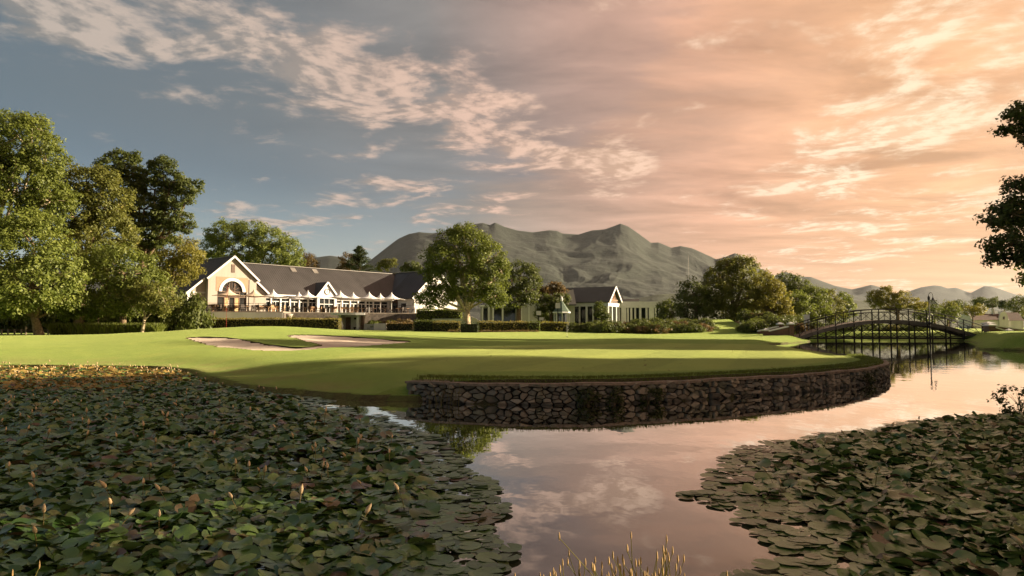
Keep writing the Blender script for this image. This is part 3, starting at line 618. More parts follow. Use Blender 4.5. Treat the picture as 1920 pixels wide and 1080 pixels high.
part('retaining_wall', M_DARKSTONE, ter, lambda mb: (tw(mb, tB, tC, .8, TZ - .135), tw(mb, tC, tD, .8, TZ - .14), tw(mb, tD, tE, .8, TZ - .145)))
def rail_run(a, b):
    n = max(2, int(np.hypot(b[0] - a[0], b[1] - a[1]) / 1.5))
    for k in range(n + 1):
        p = (a[0] + (b[0] - a[0]) * k / n, a[1] + (b[1] - a[1]) * k / n)
        part('railing_post', M_IRON, ter, lambda mb: mb.bar(tl(p, TZ), tl(p, TZ + 1.05), .05))
    for z in (.25, .5, .75, 1.05): part('railing_rail', M_IRON, ter, lambda mb: mb.bar(tl(a, TZ + z), tl(b, TZ + z), .03 if z < 1 else .05))
rail_run((tA[0] + .2, tA[1] + .35), (tB[0] - .1, tB[1] + .3)); rail_run((xat(736, 99), 99.3), (tE[0], tE[1] + .3)); rail_run((tA[0] + .2, tA[1] + .4), (-45.5, 95.4))

# umbrellas
def umbrella_mesh(parent, cm):
    mb = MB(); n = 16; prof = [(.04, 3.45), (.16, 3.2), (.5, 2.86), (1.0, 2.58), (1.5, 2.42), (1.95, 2.34)]
    for i, (r, z) in enumerate(prof):
        for k in range(n):
            t = 2 * math.pi * (k + .5) / n; sq = 1 / max(abs(math.cos(t)), abs(math.sin(t))); f = i / 5
            rr_ = r * (1 + (sq - 1) * f * .8) * (1 - .07 * f * (1 - abs(math.sin(2 * t)))); mb.v.append((rr_ * math.cos(t), rr_ * math.sin(t), z + .10 * f * f * (1 - abs(math.sin(2 * t))) - .06 * f * abs(math.sin(2 * t))))
    for i in range(5):
        for k in range(n): mb.f.append((i * n + k, i * n + (k + 1) % n, (i + 1) * n + (k + 1) % n, (i + 1) * n + k))
    cn = mb.build('canopy', cm, parent, smooth=True); sm = cn.modifiers.new('thickness', 'SOLIDIFY'); sm.thickness = .015
    part('pole', M_TRIM, parent, lambda b: b.tube([(0, 0, .05), (0, 0, 3.4)], .045, 8))
    part('base', M_CONC, parent, lambda b: b.lathe([(.0, .0), (.38, 0), (.36, .07), (.08, .1), (0, .1)], 12))
    part('finial', M_TRIM, parent, lambda b: b.lathe([(.0, 3.42), (.06, 3.45), (.05, 3.52), (0, 3.56)], 8))
    for k in range(4):
        a = math.pi / 2 * k + math.pi / 4
        part('rib', M_TRIM, parent, lambda b: b.bar((.05 * math.cos(a), .05 * math.sin(a), 2.7), (2.2 * math.cos(a), 2.2 * math.sin(a), 2.3), .03))
UM = [(428, 90, M_CANVAS2, 'cream parasol before the arched gable door, leftmost on the terrace'), (476, 92.5, M_CANVAS2, 'cream parasol at the right corner of the arched gable'),
      (512, 94.5, M_CANVAS, 'white parasol third from the left on the terrace'), (560, 101, M_CANVAS, 'white parasol partly behind its neighbour left of the clock dormer'),
      (577, 96.5, M_CANVAS, 'white parasol just left of the clock dormer'), (638, 97.5, M_CANVAS, 'large white parasol just right of the clock dormer'),
      (662, 102, M_CANVAS, 'white parasol half hidden behind the one right of the clock'), (692, 100.5, M_CANVAS, 'white parasol third from the right on the terrace'),
      (713, 105, M_CANVAS, 'small white parasol second from the right, set back'), (734, 102, M_CANVAS, 'white parasol at the right end of the terrace')]
for px, Y, cm, lab in UM:
    e = empty('parasol', (xat(px, Y), Y, TZ), ANG + .3, lab, 'parasol', 'parasols on the clubhouse terrace'); umbrella_mesh(e, cm); e.scale = (.92, .92, .90)
# chairs and tables
def chair_mesh(mat):
    b = MB(); b.box(-.24, .24, -.24, .24, .40, .46)
    for x in (-.21, .21):
        for y in (-.21, .21): b.bar((x, y, 0), (x, y, .42 if y < 0 else .9), .045)
    b.box(-.24, .24, .19, .24, .55, .92); b.bar((-.25, -.2, .64), (-.25, .22, .64), .05); b.bar((.25, -.2, .64), (.25, .22, .64), .05); return b.mesh('terrace_chair', mat)
CH = [chair_mesh(M_RATTAN), chair_mesh(M_TEAK)]
tb = MB(); tb.box(-.45, .45, -.45, .45, .70, .74); tb.bar((0, 0, 0), (0, 0, .7), .08); tb.box(-.3, .3, -.04, .04, 0, .04); tb.box(-.04, .04, -.3, .3, .0, .045)
TB = tb.mesh('terrace_table', M_TEAK)
spots = [(400, 89.5, 0), (418, 90.8, 0), (447, 90.5, 0), (464, 91.2, 0), (485, 92.2, 0), (503, 92.5, 1), (520, 93.8, 1), (553, 95.5, 0), (572, 97.5, 0), (590, 98, 1), (604, 99, 0), (622, 98.8, 1), (645, 99.5, 1), (660, 99.8, 1), (680, 101, 0), (700, 102, 0), (722, 102, 0), (748, 102, 0), (765, 102.5, 0)]
for k, (px, Y, m_) in enumerate(spots):
    p = Vector((xat(px, Y), Y, TZ))
    o = link_mesh('terrace_table', TB, None, p, (0, 0, .3 * k)); tag(o, 'small square wooden table on the clubhouse terrace', 'table', 'terrace tables')
    for j in range(3):
        a = .7 * k + j * 2.1; q = p + Vector((math.cos(a), math.sin(a), 0)) * .78
        o = link_mesh('terrace_chair', CH[m_], None, q, (0, 0, a - math.pi / 2))
        tag(o, ('pale wooden armchair at a table on the terrace' if m_ else 'dark woven armchair at a table on the terrace'), 'chair', 'pale terrace chairs' if m_ else 'dark terrace chairs')
e = empty('planter_bowl', (xat(541, 91.3), 91.3, 1.2), 0, 'pale stone bowl on a pedestal at the corner of the white terrace wall', 'planter')
part('bowl', M_CREAM, e, lambda b: b.lathe([(.0, 1.25), (.2, 1.25), (.55, 1.75), (.62, 2.0), (.52, 2.0), (0, 1.85)], 14), smooth=True); part('pedestal', M_DARKSTONE, e, lambda b: b.box(-.3, .3, -.3, .3, -.2, 1.27))

# little pavilion under the terrace, planters, stair
PX0, PX1 = xat(634, 88), xat(683, 88)
e = empty('garden_kiosk', (PX0, 88, 1.0), 0, 'low white flat-roofed kiosk with dark door built under the terrace edge', 'kiosk')
W = PX1 - PX0
part('back_wall', M_WHITE, e, lambda b: b.box(0, W * .88, 2.2, 2.5, -.2, 2.0)); part('side_wall', M_WHITE, e, lambda b: b.box(0, .3, .3, 2.2, -.2, 2.0)); part('roof_slab', M_TRIM, e, lambda b: b.prism([(-.9 + (W + 1.0) * k / 8, -.2 - .5 * math.sin(math.pi * k / 8), 2.0) for k in range(9)] + [(W + .1, 3, 2.0), (-.9, 3, 2.0)], (0, 0, .3)))
part('column', M_TRIM, e, lambda b: b.box(W * .70, W * .70 + .3, .1, .4, -.2, 2.0)); part('pier', M_WOOD, e, lambda b: b.box(W * .84, W * .95, .3, .8, -.2, 2.0))
dd = part('door', M_WOOD, e, lambda b: b.box(.45, 1.15, 2.1, 2.2, -.1, 1.75)); part('handle', M_RIDGE, dd, lambda b: b.box(1.02, 1.08, 2.05, 2.1, .7, .9))
part('wall_lamp', M_IRON, e, lambda b: b.box(1.6, 1.9, 2.02, 2.2, 1.45, 1.7)); part('bench', M_IRON, e, lambda b: (b.box(1.65, 2.35, 1.5, 2.0, .25, .45), b.box(1.7, 1.8, 1.6, 1.9, -.1, .25), b.box(2.2, 2.3, 1.6, 1.9, -.1, .25)))
e = empty('planter_wall', (xat(683, 87), 87, 1.0), 0, 'low white planter walls beside the kiosk, stepped in two boxes', 'planter')
part('planter_box', M_GREY_WALL, e, lambda b: b.box(0, xat(702, 87) - xat(683, 87), 0, 1.6, -.3, .85)); part('planter_box', M_WHITE, e, lambda b: b.box(xat(702, 87) - xat(683, 87) + .003, xat(725, 87) - xat(683, 87), -.2, 1.5, -.3, .92))
e = empty('garden_stair', (xat(728, 93), 93, 0), 0, 'broad stone stair climbing to the right part of the terrace', 'stair')
SW = xat(772, 95) - xat(728, 95)
for k in range(12): part('step', M_DARKSTONE, e, lambda b: b.box(k * .04, SW + k * .04, k * .45, k * .45 + .6, 1.0, 1.35 + k * .18))
part('cheek_wall', M_WHITE, e, lambda b: b.prism([(SW + .3, -.3, 1), (SW + .3, 5.6, 1), (SW + .3, 5.6, 3.45), (SW + .3, 4.6, 3.45), (SW + .3, -.3, 1.6)], (1.4, 0, 0)))
e = empty('garden_wall', (xat(812, 82), 82, 0), 0, 'long low white garden wall behind the clipped hedges left of the big tree', 'wall')
part('wall', M_WHITE, e, lambda b: b.box(0, xat(882, 82) - xat(812, 82), 0, .4, .8, 2.35)); part('coping', M_TRIM, e, lambda b: b.box(-.08, xat(882, 82) - xat(812, 82) + .08, -.06, .46, 2.35, 2.45))
part('sloping_end', M_WHITE, e, lambda b: b.prism([(xat(884, 82) - xat(812, 82), 0, .8), (xat(906, 82) - xat(812, 82), 0, .8), (xat(906, 82) - xat(812, 82), 0, 2.0), (xat(884, 82) - xat(812, 82), 0, 2.75)], (0, .4, 0)))

# middle building behind the two trees
mbld = empty('side_building', (xat(900, 108), 108, 0), 0, 'low grey building with dark windows partly hidden behind the big tree', 'building')
def mx(px, Y=108): return xat(px, Y) - xat(900, 108)
part('wall', M_GREY_WALL, mbld, lambda b: (b.box(mx(900), mx(1080), 2.0, 2.4, 1, 4.9),)); part('gable_wall', M_GREY_WALL, mbld, lambda b: b.prism([(mx(968), .5, 1), (mx(1014), .5, 1), (mx(1014), .5, 5.0), (mx(990), .5, 7.0), (mx(968), .5, 5.0)], (0, 1.6, 0)))
part('corner_pier', M_TRIM, mbld, lambda b: b.box(mx(977), mx(979), .4, .5, 1, 5.3)); part('corner_pier', M_TRIM, mbld, lambda b: b.box(mx(991), mx(993), .4, .5, 1, 6.2))
r_ = part('roof', M_ROOF3, mbld, lambda b: b.prism([(mx(985), 1.2, 4.9), (mx(985), 6.5, 7.6), (mx(985), 12, 4.9), (mx(985), 12, 5.1), (mx(985), 6.5, 7.8), (mx(985), 1.2, 5.1)], (mx(1082) - mx(985), 0, 0)))
part('ridge_cap', M_RIDGE, r_, lambda b: b.bar((mx(985), 6.5, 7.85), (mx(1082), 6.5, 7.85), .3, .08))
part('gable_roof', M_ROOF3, mbld, lambda b: (b.prism([(mx(964), .1, 4.85), (mx(990), .1, 7.1), (mx(990), .1, 7.25), (mx(964), .1, 5.0)], (0, 5.5, 0)), b.prism([(mx(1018), .1, 4.85), (mx(990), .1, 7.1), (mx(990), .1, 7.25), (mx(1018), .1, 5.0)], (0, 5.5, 0))))
part('veranda_roof', M_TRIM, mbld, lambda b: b.box(mx(898), mx(968), .2, 2.2, 4.7, 4.95))
for p in (903, 915, 923, 941, 968): part('post', M_TRIM, mbld, lambda b: b.box(mx(p), mx(p) + .25, .3, .55, 1, 4.7))
for a, b_ in ((905, 913), (926, 940), (943, 966)): part('window', M_GLASS, mbld, lambda b: b.box(mx(a), mx(b_), 1.93, 2.0, 2.4, 4.5))

# pavilion with timber gable, right of the middle building
gx_, gy_ = xat(1150, 118), 118.0
pav = empty('pavilion', (gx_, gy_, 0), math.atan2(-.43, .9), 'white columned pavilion with grey roof and dark timber wheel gable', 'building')
r_ = part('roof', M_ROOF3, pav, lambda b: b.prism([(.5, -3.7, 5.55), (.5, 0, 8.25), (.5, 3.7, 5.55), (.5, 3.7, 5.75), (.5, 0, 8.47), (.5, -3.7, 5.75)], (-13, 0, 0)))
for s in (-1, 1): part('barge_board', M_TRIM, r_, lambda b: b.bar((.54, s * 3.8, 5.6), (.54, 0, 8.42), .1, .34))
part('gable_panel', M_WOOD, pav, lambda b: b.prism([(0, -3.2, 5.7), (0, 3.2, 5.7), (0, 0, 8.1)], (-.15, 0, 0)))
wh = part('gable_wheel', M_PEACH, pav, lambda b: b.tube([(.08, 1.0 * math.cos(a * math.pi / 8), 6.2 + 1.0 * math.sin(a * math.pi / 8)) for a in range(9)], .07, 6))
for k in range(1, 6): part('spoke', M_PEACH, wh, lambda b: b.bar((.08, 0, 6.2), (.08, math.cos(k * math.pi / 6) * 1.0, 6.2 + math.sin(k * math.pi / 6)), .08, .06))
part('tie_beam', M_PEACH, wh, lambda b: b.bar((.08, -2.6, 6.12), (.08, 2.6, 6.12), .1, .14))
part('beam', M_TRIM, pav, lambda b: (b.box(-12.5, 0.2, -3.5, -3.1, 5.0, 5.6), b.box(-.2, .18, -3.09, 3.5, 5.0, 5.6)))
part('inner_wall', M_GLASS, pav, lambda b: b.box(-12.3, -.4, -2.9, -2.8, 1.2, 5.0)); part('gable_glass', M_GLASS, pav, lambda b: b.box(-.39, -.3, -2.8, 3.3, 1.2, 5.0))
for k in range(11): part('column', M_TRIM, pav, lambda b: b.box(-12.4 + k * 1.22, -12.4 + k * 1.22 + (.34 if k % 2 else .22), -3.45, -3.15, 1.2, 5.0))
for y in (-3.3, -1.2, 1.2, 3.1): part('column', M_TRIM, pav, lambda b: b.box(-.15, .17, y, y + .3, 1.2, 5.0))
anx = empty('flat_roofed_hall', (xat(1166, 121), 121, 0), 0, 'flat-roofed white hall with dark windows right of the timber gable', 'building')
def ax(px): return xat(px, 121) - xat(1166, 121)
part('fascia', M_TRIM, anx, lambda b: b.box(ax(1160), ax(1248), 0, 8, 4.9, 6.0)); part('glass_wall', M_GLASS, anx, lambda b: b.box(ax(1160), ax(1247), .6, .7, 1.2, 4.9))
for p, w in ((1165, .9), (1176, .3), (1182, .35), (1190, .25), (1199, .35), (1211, .3), (1217, .9), (1228, .3), (1235, .3), (1243, .6)): part('pier', M_TRIM, anx, lambda b: b.box(ax(p), ax(p) + w, .1, .5, 1.2, 4.9))
part('roof_plant', M_RIDGE, anx, lambda b: (b.box(ax(1168), ax(1204), 3, 4, 6.0, 6.55), b.box(ax(1170), ax(1174), 3, 4, 6.55, 7.0)))
# gazebo
gz = empty('gazebo', (xat(1053, 90), 90, 0), 0, 'small white octagonal gazebo with green conical roof beside the dark tree', 'gazebo')
M_GREENROOF = plain('green_tile_roof', (.075, .115, .085), .6, .15, 3)
r_ = part('roof', M_GREENROOF, gz, lambda b: b.lathe([(1.15, 3.45), (.55, 4.25), (.12, 4.9), (0, 4.95)], 8)); part('finial', M_TRIM, r_, lambda b: b.lathe([(.12, 4.85), (.2, 5.1), (.1, 5.45), (0, 5.5)], 8))
part('eave_ring', M_TRIM, gz, lambda b: b.lathe([(1.05, 3.25), (1.18, 3.3), (1.18, 3.46), (1.0, 3.46)], 8)); part('inner_core', M_GLASS, gz, lambda b: b.lathe([(.6, 1), (.6, 3.3)], 8)); part('dado', M_TRIM, gz, lambda b: b.lathe([(.98, .9), (.98, 1.9), (.9, 1.9)], 8))
for k in range(8): part('post', M_TRIM, gz, lambda b: b.box(math.cos(k * math.pi / 4) * .98 - .06, math.cos(k * math.pi / 4) * .98 + .06, math.sin(k * math.pi / 4) * .98 - .06, math.sin(k * math.pi / 4) * .98 + .06, .9, 3.3))
# notice boards
for px, Y, y0, y1, wpx, zb, lab in ((1010, 84, 583, 591, 9, 1.0, 'small white notice board on a post left of the gazebo'), (1015, 83, 595, 600, 8, 1.0, 'lowest white notice board near the hedge end'), (1046, 84, 568, 578, 9, 1.0, 'tall white notice board on a post before the gazebo')):
    e = empty('notice_board', (xat(px, Y), Y, zb), 0, lab, 'sign'); zt, zl = at(px, y0, Y)[2] - zb, at(px, y1, Y)[2] - zb; w = wpx / FPX * Y / 2
    part('board', M_TRIM, e, lambda b: b.box(-w, w, -.03, .03, zl, zt)); part('post', M_IRON, e, lambda b: (b.box(-w, -w + .06, .031, .09, -.1, zt), b.box(w - .06, w, .031, .09, -.1, zt)) if zl < .8 else b.box(-.05, .05, .031, .1, -.1, zt))

# old farmhouse across the water, far right
fh = empty('farmhouse', (xat(1812, 190), 190, 0), .12, 'distant white farmhouse with curved gables and brown roof beyond the bridge', 'building')
FL = 10.4
def fgable(b, x, w, h): b.prism([(x, -w / 2, 1), (x, w / 2, 1), (x, w / 2, 3.6), (x, w * .38, 3.9), (x, w * .34, h * .8), (x, w * .2, h * .86), (x, w * .15, h), (x, -w * .15, h), (x, -w * .2, h * .86), (x, -w * .34, h * .8), (x, -w * .38, 3.9), (x, -w / 2, 3.6)], (.3, 0, 0))
part('wall', M_WHITE, fh, lambda b: b.box(0, FL, -2.4, 2.4, .5, 3.5)); part('roof', M_THATCH, fh, lambda b: b.prism([(-.1, -2.7, 3.4), (-.1, 0, 5.2), (-.1, 2.7, 3.4)], (FL, 0, 0)))
part('gable', M_WHITE, fh, lambda b: fgable(b, -.45, 5.0, 5.9)); part('gable', M_WHITE, fh, lambda b: fgable(b, FL, 5.0, 5.9))
part('front_gable', M_WHITE, fh, lambda b: b.prism([(FL - 1.6 + 1.4 * math.cos(math.pi * k / 10), -2.75, 3.5 + 2.3 * math.sin(math.pi * k / 10)) for k in range(11)] + [(FL - 3.0, -2.75, .6), (FL - .2, -2.75, .6)], (0, .3, 0)))
part('window', M_GLASS, fh, lambda b: b.box(FL - 1.9, FL - 1.3, -2.80, -2.74, 3.6, 4.4)); part('chimney', M_WHITE, fh, lambda b: b.box(FL - 2.6, FL - 2.1, -.3, .3, 4.8, 6.6))
part('roof', M_THATCH, fh, lambda b: b.prism([(FL + .4, -2, 3.3), (FL + .4, 0, 5.6), (FL + .4, 2.0, 3.3)], (5, 0, 0))); part('wall', M_WHITE, fh, lambda b: b.box(FL + .31, FL + 5.2, -1.8, 1.8, .5, 3.31))
# ------------------------------------------------------------------ the footbridge
BY = 71.0
br = empty('footbridge', (29.8, BY, 0), 0, 'long arched black iron footbridge with lattice railings over the water', 'bridge')
BL, BW = 19.0, 2.2
def dz_(x): return .42 + 1.75 * (1 - ((x - BL / 2) / (BL / 2)) ** 2)
def arch_strip(mb, y0, y1, h0, h1, n=40, x0=-1.2, x1=BL + .8):
    P = []
    for k in range(n + 1):
        x = x0 + (x1 - x0) * k / n; P.append((x, dz_(min(max(x, -1.2), BL + .8))))
    for (xa, za), (xb, zb) in zip(P[:-1], P[1:]):
        mb.add([(xa, y0, za + h0), (xb, y0, zb + h0), (xb, y1, zb + h0), (xa, y1, za + h0), (xa, y0, za + h1), (xb, y0, zb + h1), (xb, y1, zb + h1), (xa, y1, za + h1)],
               [(0, 1, 2, 3), (7, 6, 5, 4), (0, 4, 5, 1), (2, 6, 7, 3)])
M_DECK = plain('weathered_deck_timber', (.20, .15, .105), .85, .2, 3, .3, 30)
part('deck', M_DECK, br, lambda b: arch_strip(b, .08, BW - .08, -.10, .02))
M_FASCIA = plain('grey_painted_beam', (.10, .085, .075), .6, .2, 2)
NP = 10; xs = [BL * k / NP for k in range(NP + 1)]
for y, s in ((0, -1), (BW, 1)):
    part('arch_beam', M_FASCIA, br, lambda b: arch_strip(b, y - .07, y + .07, -.34, .03))
    tr_ = part('handrail', M_IRON, br, lambda b: b.tube([(x, y, dz_(x) + 1.17) for x in np.linspace(-1.1, BL + .7, 40)], .05, 6))
    part('middle_rail', M_IRON, tr_, lambda b: b.tube([(x, y, dz_(x) + .86) for x in np.linspace(-1.1, BL + .7, 40)], .028, 5))
    part('lower_chord', M_IRON, br, lambda b: b.bar((.6, y, .27), (BL - .9, y, .27), .12, .14))
    for i, x in enumerate(xs):
        part('railing_post', M_IRON, br, lambda b: b.bar((x, y, dz_(x)), (x, y, dz_(x) + 1.17), .075))
        if 0 < i < NP: part('pile', M_IRON, br, lambda b: b.bar((x, y + s * .03, -.7), (x, y + s * .03, dz_(x) - .1), .11))
        if i < NP:
            x2 = xs[i + 1]; xm = (x + x2) / 2
            part('railing_brace', M_IRON, br, lambda b: b.bar((x, y, dz_(x) + .05), (xm, y, dz_(xm) + .86), .035)); part('railing_brace', M_IRON, br, lambda b: b.bar((x2, y, dz_(x2) + .05), (xm, y, dz_(xm) + .86), .035))
            for f in (.33, .66): part('baluster', M_IRON, br, lambda b: b.bar((x + (x2 - x) * f, y, dz_(x + (x2 - x) * f)), (x + (x2 - x) * f, y, dz_(x + (x2 - x) * f) + .86), .025))
            if 0 < i < NP - 1:
                part('cross_brace', M_IRON, br, lambda b: b.bar((x, y, .3), (x2, y, dz_(x2) - .3), .05)); part('cross_brace', M_IRON, br, lambda b: b.bar((x2, y, .3), (x, y, dz_(x) - .3), .05))
for i in range(1, NP): part('cross_tie', M_IRON, br, lambda b: b.bar((xs[i], 0, .45), (xs[i], BW, .45), .09))
def pillar(e, x, y, w, h, z0=0): part('pillar', M_BRICK, e, lambda b: b.box(x - w / 2, x + w / 2, y - w / 2, y + w / 2, z0 - .4, h)); part('pillar_cap', M_TRIM, e, lambda b: b.add([(x - w * .62, y - w * .62, h), (x + w * .62, y - w * .62, h), (x + w * .62, y + w * .62, h), (x - w * .62, y + w * .62, h), (x - w * .62, y - w * .62, h + .12), (x + w * .62, y - w * .62, h + .12), (x + w * .62, y + w * .62, h + .12), (x - w * .62, y + w * .62, h + .12), (x, y, h + .3)],
      [(3, 2, 1, 0), (0, 1, 5, 4), (1, 2, 6, 5), (2, 3, 7, 6), (3, 0, 4, 7), (4, 5, 8), (5, 6, 8), (6, 7, 8), (7, 4, 8)]))
def abut(e, x0, z0, x1, z1, y, zb):
    part('parapet', M_BRICK, e, lambda b: b.prism([(x0, y, zb), (x1, y, zb), (x1, y, z1), (x0, y, z0)], (0, .35, 0))); part('parapet_cap', M_TRIM, e, lambda b: b.prism([(x0, y - .06, z0), (x1, y - .06, z1), (x1, y - .06, z1 + .12), (x0, y - .06, z0 + .12)], (0, .47, 0)))
e = empty('bridge_abutment', (26.2, BY - .4, 0), 0, 'brick parapet with white coping at the left end of the footbridge', 'parapet')
abut(e, .2, .95, 2.4, 1.45, -.1, -.2); pillar(e, 0, .05, .45, 1.05); pillar(e, 2.6, .05, .5, 1.7); abut(e, .2, .95, 2.4, 1.45, BW + .5, -.2); pillar(e, 2.6, BW + .7, .5, 1.7)
part('landing', M_BRICK, e, lambda b: b.box(2.3, 3.2, .1, BW + .6, -.5, .36))
e = empty('bridge_abutment', (49.2, BY - .6, 0), 0, 'brick pillars and capped parapet at the right end of the footbridge', 'parapet')
pillar(e, 0, 0, .75, 1.55); abut(e, .3, 1.35, 1.5, .95, -.4, -.5); pillar(e, 1.7, -.3, .5, 1.0); pillar(e, 2.0, BW + .9, .8, 1.75); abut(e, 2.4, 1.55, 7.0, .95, BW + .7, -.5)
part('landing', M_BRICK, e, lambda b: b.box(-.3, 1.6, .3, BW + .6, -.5, .38))
lp = empty('lamp_post', (xat(1742, 70.6), 70.6, 0), 0, 'tall black lamp post with curved hook and bell lantern on the bridge', 'street lamp')
part('post', M_IRON, lp, lambda b: b.tube([(0, 0, -.6), (0, 0, .9), (0, 0, 4.6)], [.09, .08, .055], 8)); part('base', M_IRON, lp, lambda b: b.box(-.13, .13, -.13, .45, 1.75, 1.95)); part('collar', M_IRON, lp, lambda b: b.lathe([(.06, 4.2), (.11, 4.3), (.11, 4.55), (.05, 4.65)], 8))
hk = part('hook', M_IRON, lp, lambda b: b.tube([(.22 - .22 * math.cos(a), 0, 4.6 + .42 * math.sin(a)) for a in np.linspace(0, math.pi, 12)] + [(.44, 0, 4.5)], .03, 6))
part('lantern', M_IRON, lp, lambda b: b.lathe([(.03, 4.52), (.08, 4.48), (.1, 4.35), (.2, 4.22), (.2, 4.18), (0, 4.2)], 12, (.44, 0, 0)))
# flagstick, poles, fence, mast
e = empty('flagstick', (xat(1063, 58), 58, G(xat(1063, 58), 58)), 0, 'thin pale flagstick standing on the far side of the green', 'flagstick')
part('stick', M_CANVAS, e, lambda b: b.tube([(0, 0, -.05), (0, 0, 1.1)], .010, 6)); part('ferrule', M_IRON, e, lambda b: b.lathe([(.03, 0), (.03, .12), (0, .12)], 6))
e = empty('marker_pole', (xat(425, 78), 78, G(xat(425, 78), 78)), 0, 'thin red and white pole before the arched gable', 'pole')
part('shaft', M_RED, e, lambda b: b.tube([(0, 0, -.1), (0, 0, 4.9)], .012, 6)); part('white_band', M_TRIM, e, lambda b: b.tube([(0, 0, 2.4), (0, 0, 2.9)], .018, 6))
fe = empty('rail_fence', (xat(-30, 59), 59, .75), 0, 'low timber post fence on the lawn under the left trees', 'fence')
for k, p in enumerate((-25, 5, 17, 29, 42, 50, 68, 92)): part('post', M_PALE_BARK, fe, lambda b: b.tube([(xat(p, 59) - xat(-30, 59), 0, -.2), (xat(p, 59) - xat(-30, 59), 0, .75 if k in (5, 6, 7) else .5)], .07, 7))
part('rail', M_BARK, fe, lambda b: b.bar((0, 0, .42), (xat(95, 59) - xat(-30, 59), 0, .42), .07, .09))
e = empty('radio_mast', (xat(1292, 2050), 2050, 90), 0, 'slender radio mast on the foothill behind the right trees', 'mast')
part('mast', M_RIDGE, e, lambda b: b.tube([(0, 0, -40), (0, 0, 118)], [.7, .4], 4)); part('antenna', M_RIDGE, e, lambda b: b.tube([(0, 0, 118), (0, 0, 128)], .3, 4))
e = empty('utility_box', (xat(1512, 74), 74, G(xat(1512, 74), 74)), 0, 'upright white board standing in the shrubs near the left bridge end', 'sign')
part('board', M_TRIM, e, lambda b: b.box(-.28, .28, -.1, .1, 1.0, 1.95)); part('leg', M_TRIM, e, lambda b: b.box(-.22, -.14, -.04, .04, -.1, 1.0)); part('leg', M_TRIM, e, lambda b: b.box(.14, .22, -.04, .04, -.1, 1.0))

# ------------------------------------------------------------------ the stone edge of the green
wp = smooth_poly(WALL, 12, False); seg = np.r_[0, np.cumsum(np.hypot(*np.diff(wp, axis=0).T))]; WLEN = seg[-1]
tang = np.gradient(wp, axis=0); tang /= np.hypot(tang[:, 0], tang[:, 1])[:, None]
def wall_pt(s, off):
    x = np.interp(s, seg, wp[:, 0]); y = np.interp(s, seg, wp[:, 1]); tx = np.interp(s, seg, tang[:, 0]); ty = np.interp(s, seg, tang[:, 1])
    return x + ty * off, y - tx * off            # off > 0 : towards the pond
def wall_h(s): return np.interp(s, [0, 1.2, WLEN * .5, WLEN], [.36, .385, .39, .33])
def stone_mat():
    m, N, out = new_mat('wall_stone'); P = N.n('ShaderNodeNewGeometry').outputs['Position']; r = N.n('ShaderNodeObjectInfo').outputs['Random']; ri = N.n('ShaderNodeNewGeometry').outputs['Random Per Island']
    c = N.ramp(N.m('FRACT', N.m('ADD', r, ri)), [(0, (.10, .092, .074)), (.3, (.235, .205, .155)), (.55, (.36, .305, .23)), (.75, (.155, .15, .13)), (1.0, (.44, .38, .29))])
    c = N.mix(.55, c, N.ramp(N.noise(P, 22, 6, .65), [(.3, (.35, .33, .30)), (.7, (1.05, 1, .95))]), 'MULTIPLY')
    zp = N.n('ShaderNodeSeparateXYZ', Vector=P).outputs[2]
    alg = N.m('MULTIPLY', N.ss(N.noise(P, 2.2, 4, .6), .48, .65), .6); c = N.mix(alg, c, (.045, .055, .022))
    wet = N.ss(N.m('ADD', zp, N.m('MULTIPLY', N.noise(P, 5, 3), .05)), .10, .03); c = N.mix(N.m('MULTIPLY', wet, .75), c, (.022, .020, .015))
    bm = N.n('ShaderNodeBump', Strength=.7, Distance=.02, Height=N.noise(P, 35, 6, .65))
    b = N.n('ShaderNodeBsdfPrincipled', Roughness=.85); N.link(c, b.inputs['Base Color']); N.link(bm.outputs[0], b.inputs['Normal']); N.link(b.outputs[0], out.inputs[0]); return m
M_STONE = stone_mat(); M_JOINT = plain('dark_earth_joint', (.020, .017, .012), .95, .2, 5)
ws = empty('stone_wall', (0, 12.6, 0), 0, 'curved rubble stone retaining wall holding the green above the pond', 'wall')
def core(b):
    n = 90; S = np.linspace(0, WLEN, n)
    for i in range(n - 1):
        q = []
        for s_ in (S[i], S[i + 1]):
            for off in (-.15, .13):
                x, y = wall_pt(s_, off); q += [(x, y - 12.6, -.6), (x, y - 12.6, wall_h(s_) - .05)]
        b.add(q, [(0, 1, 5, 4), (2, 6, 7, 3), (1, 3, 7, 5)])
part('wall_core', M_JOINT, ws, core)
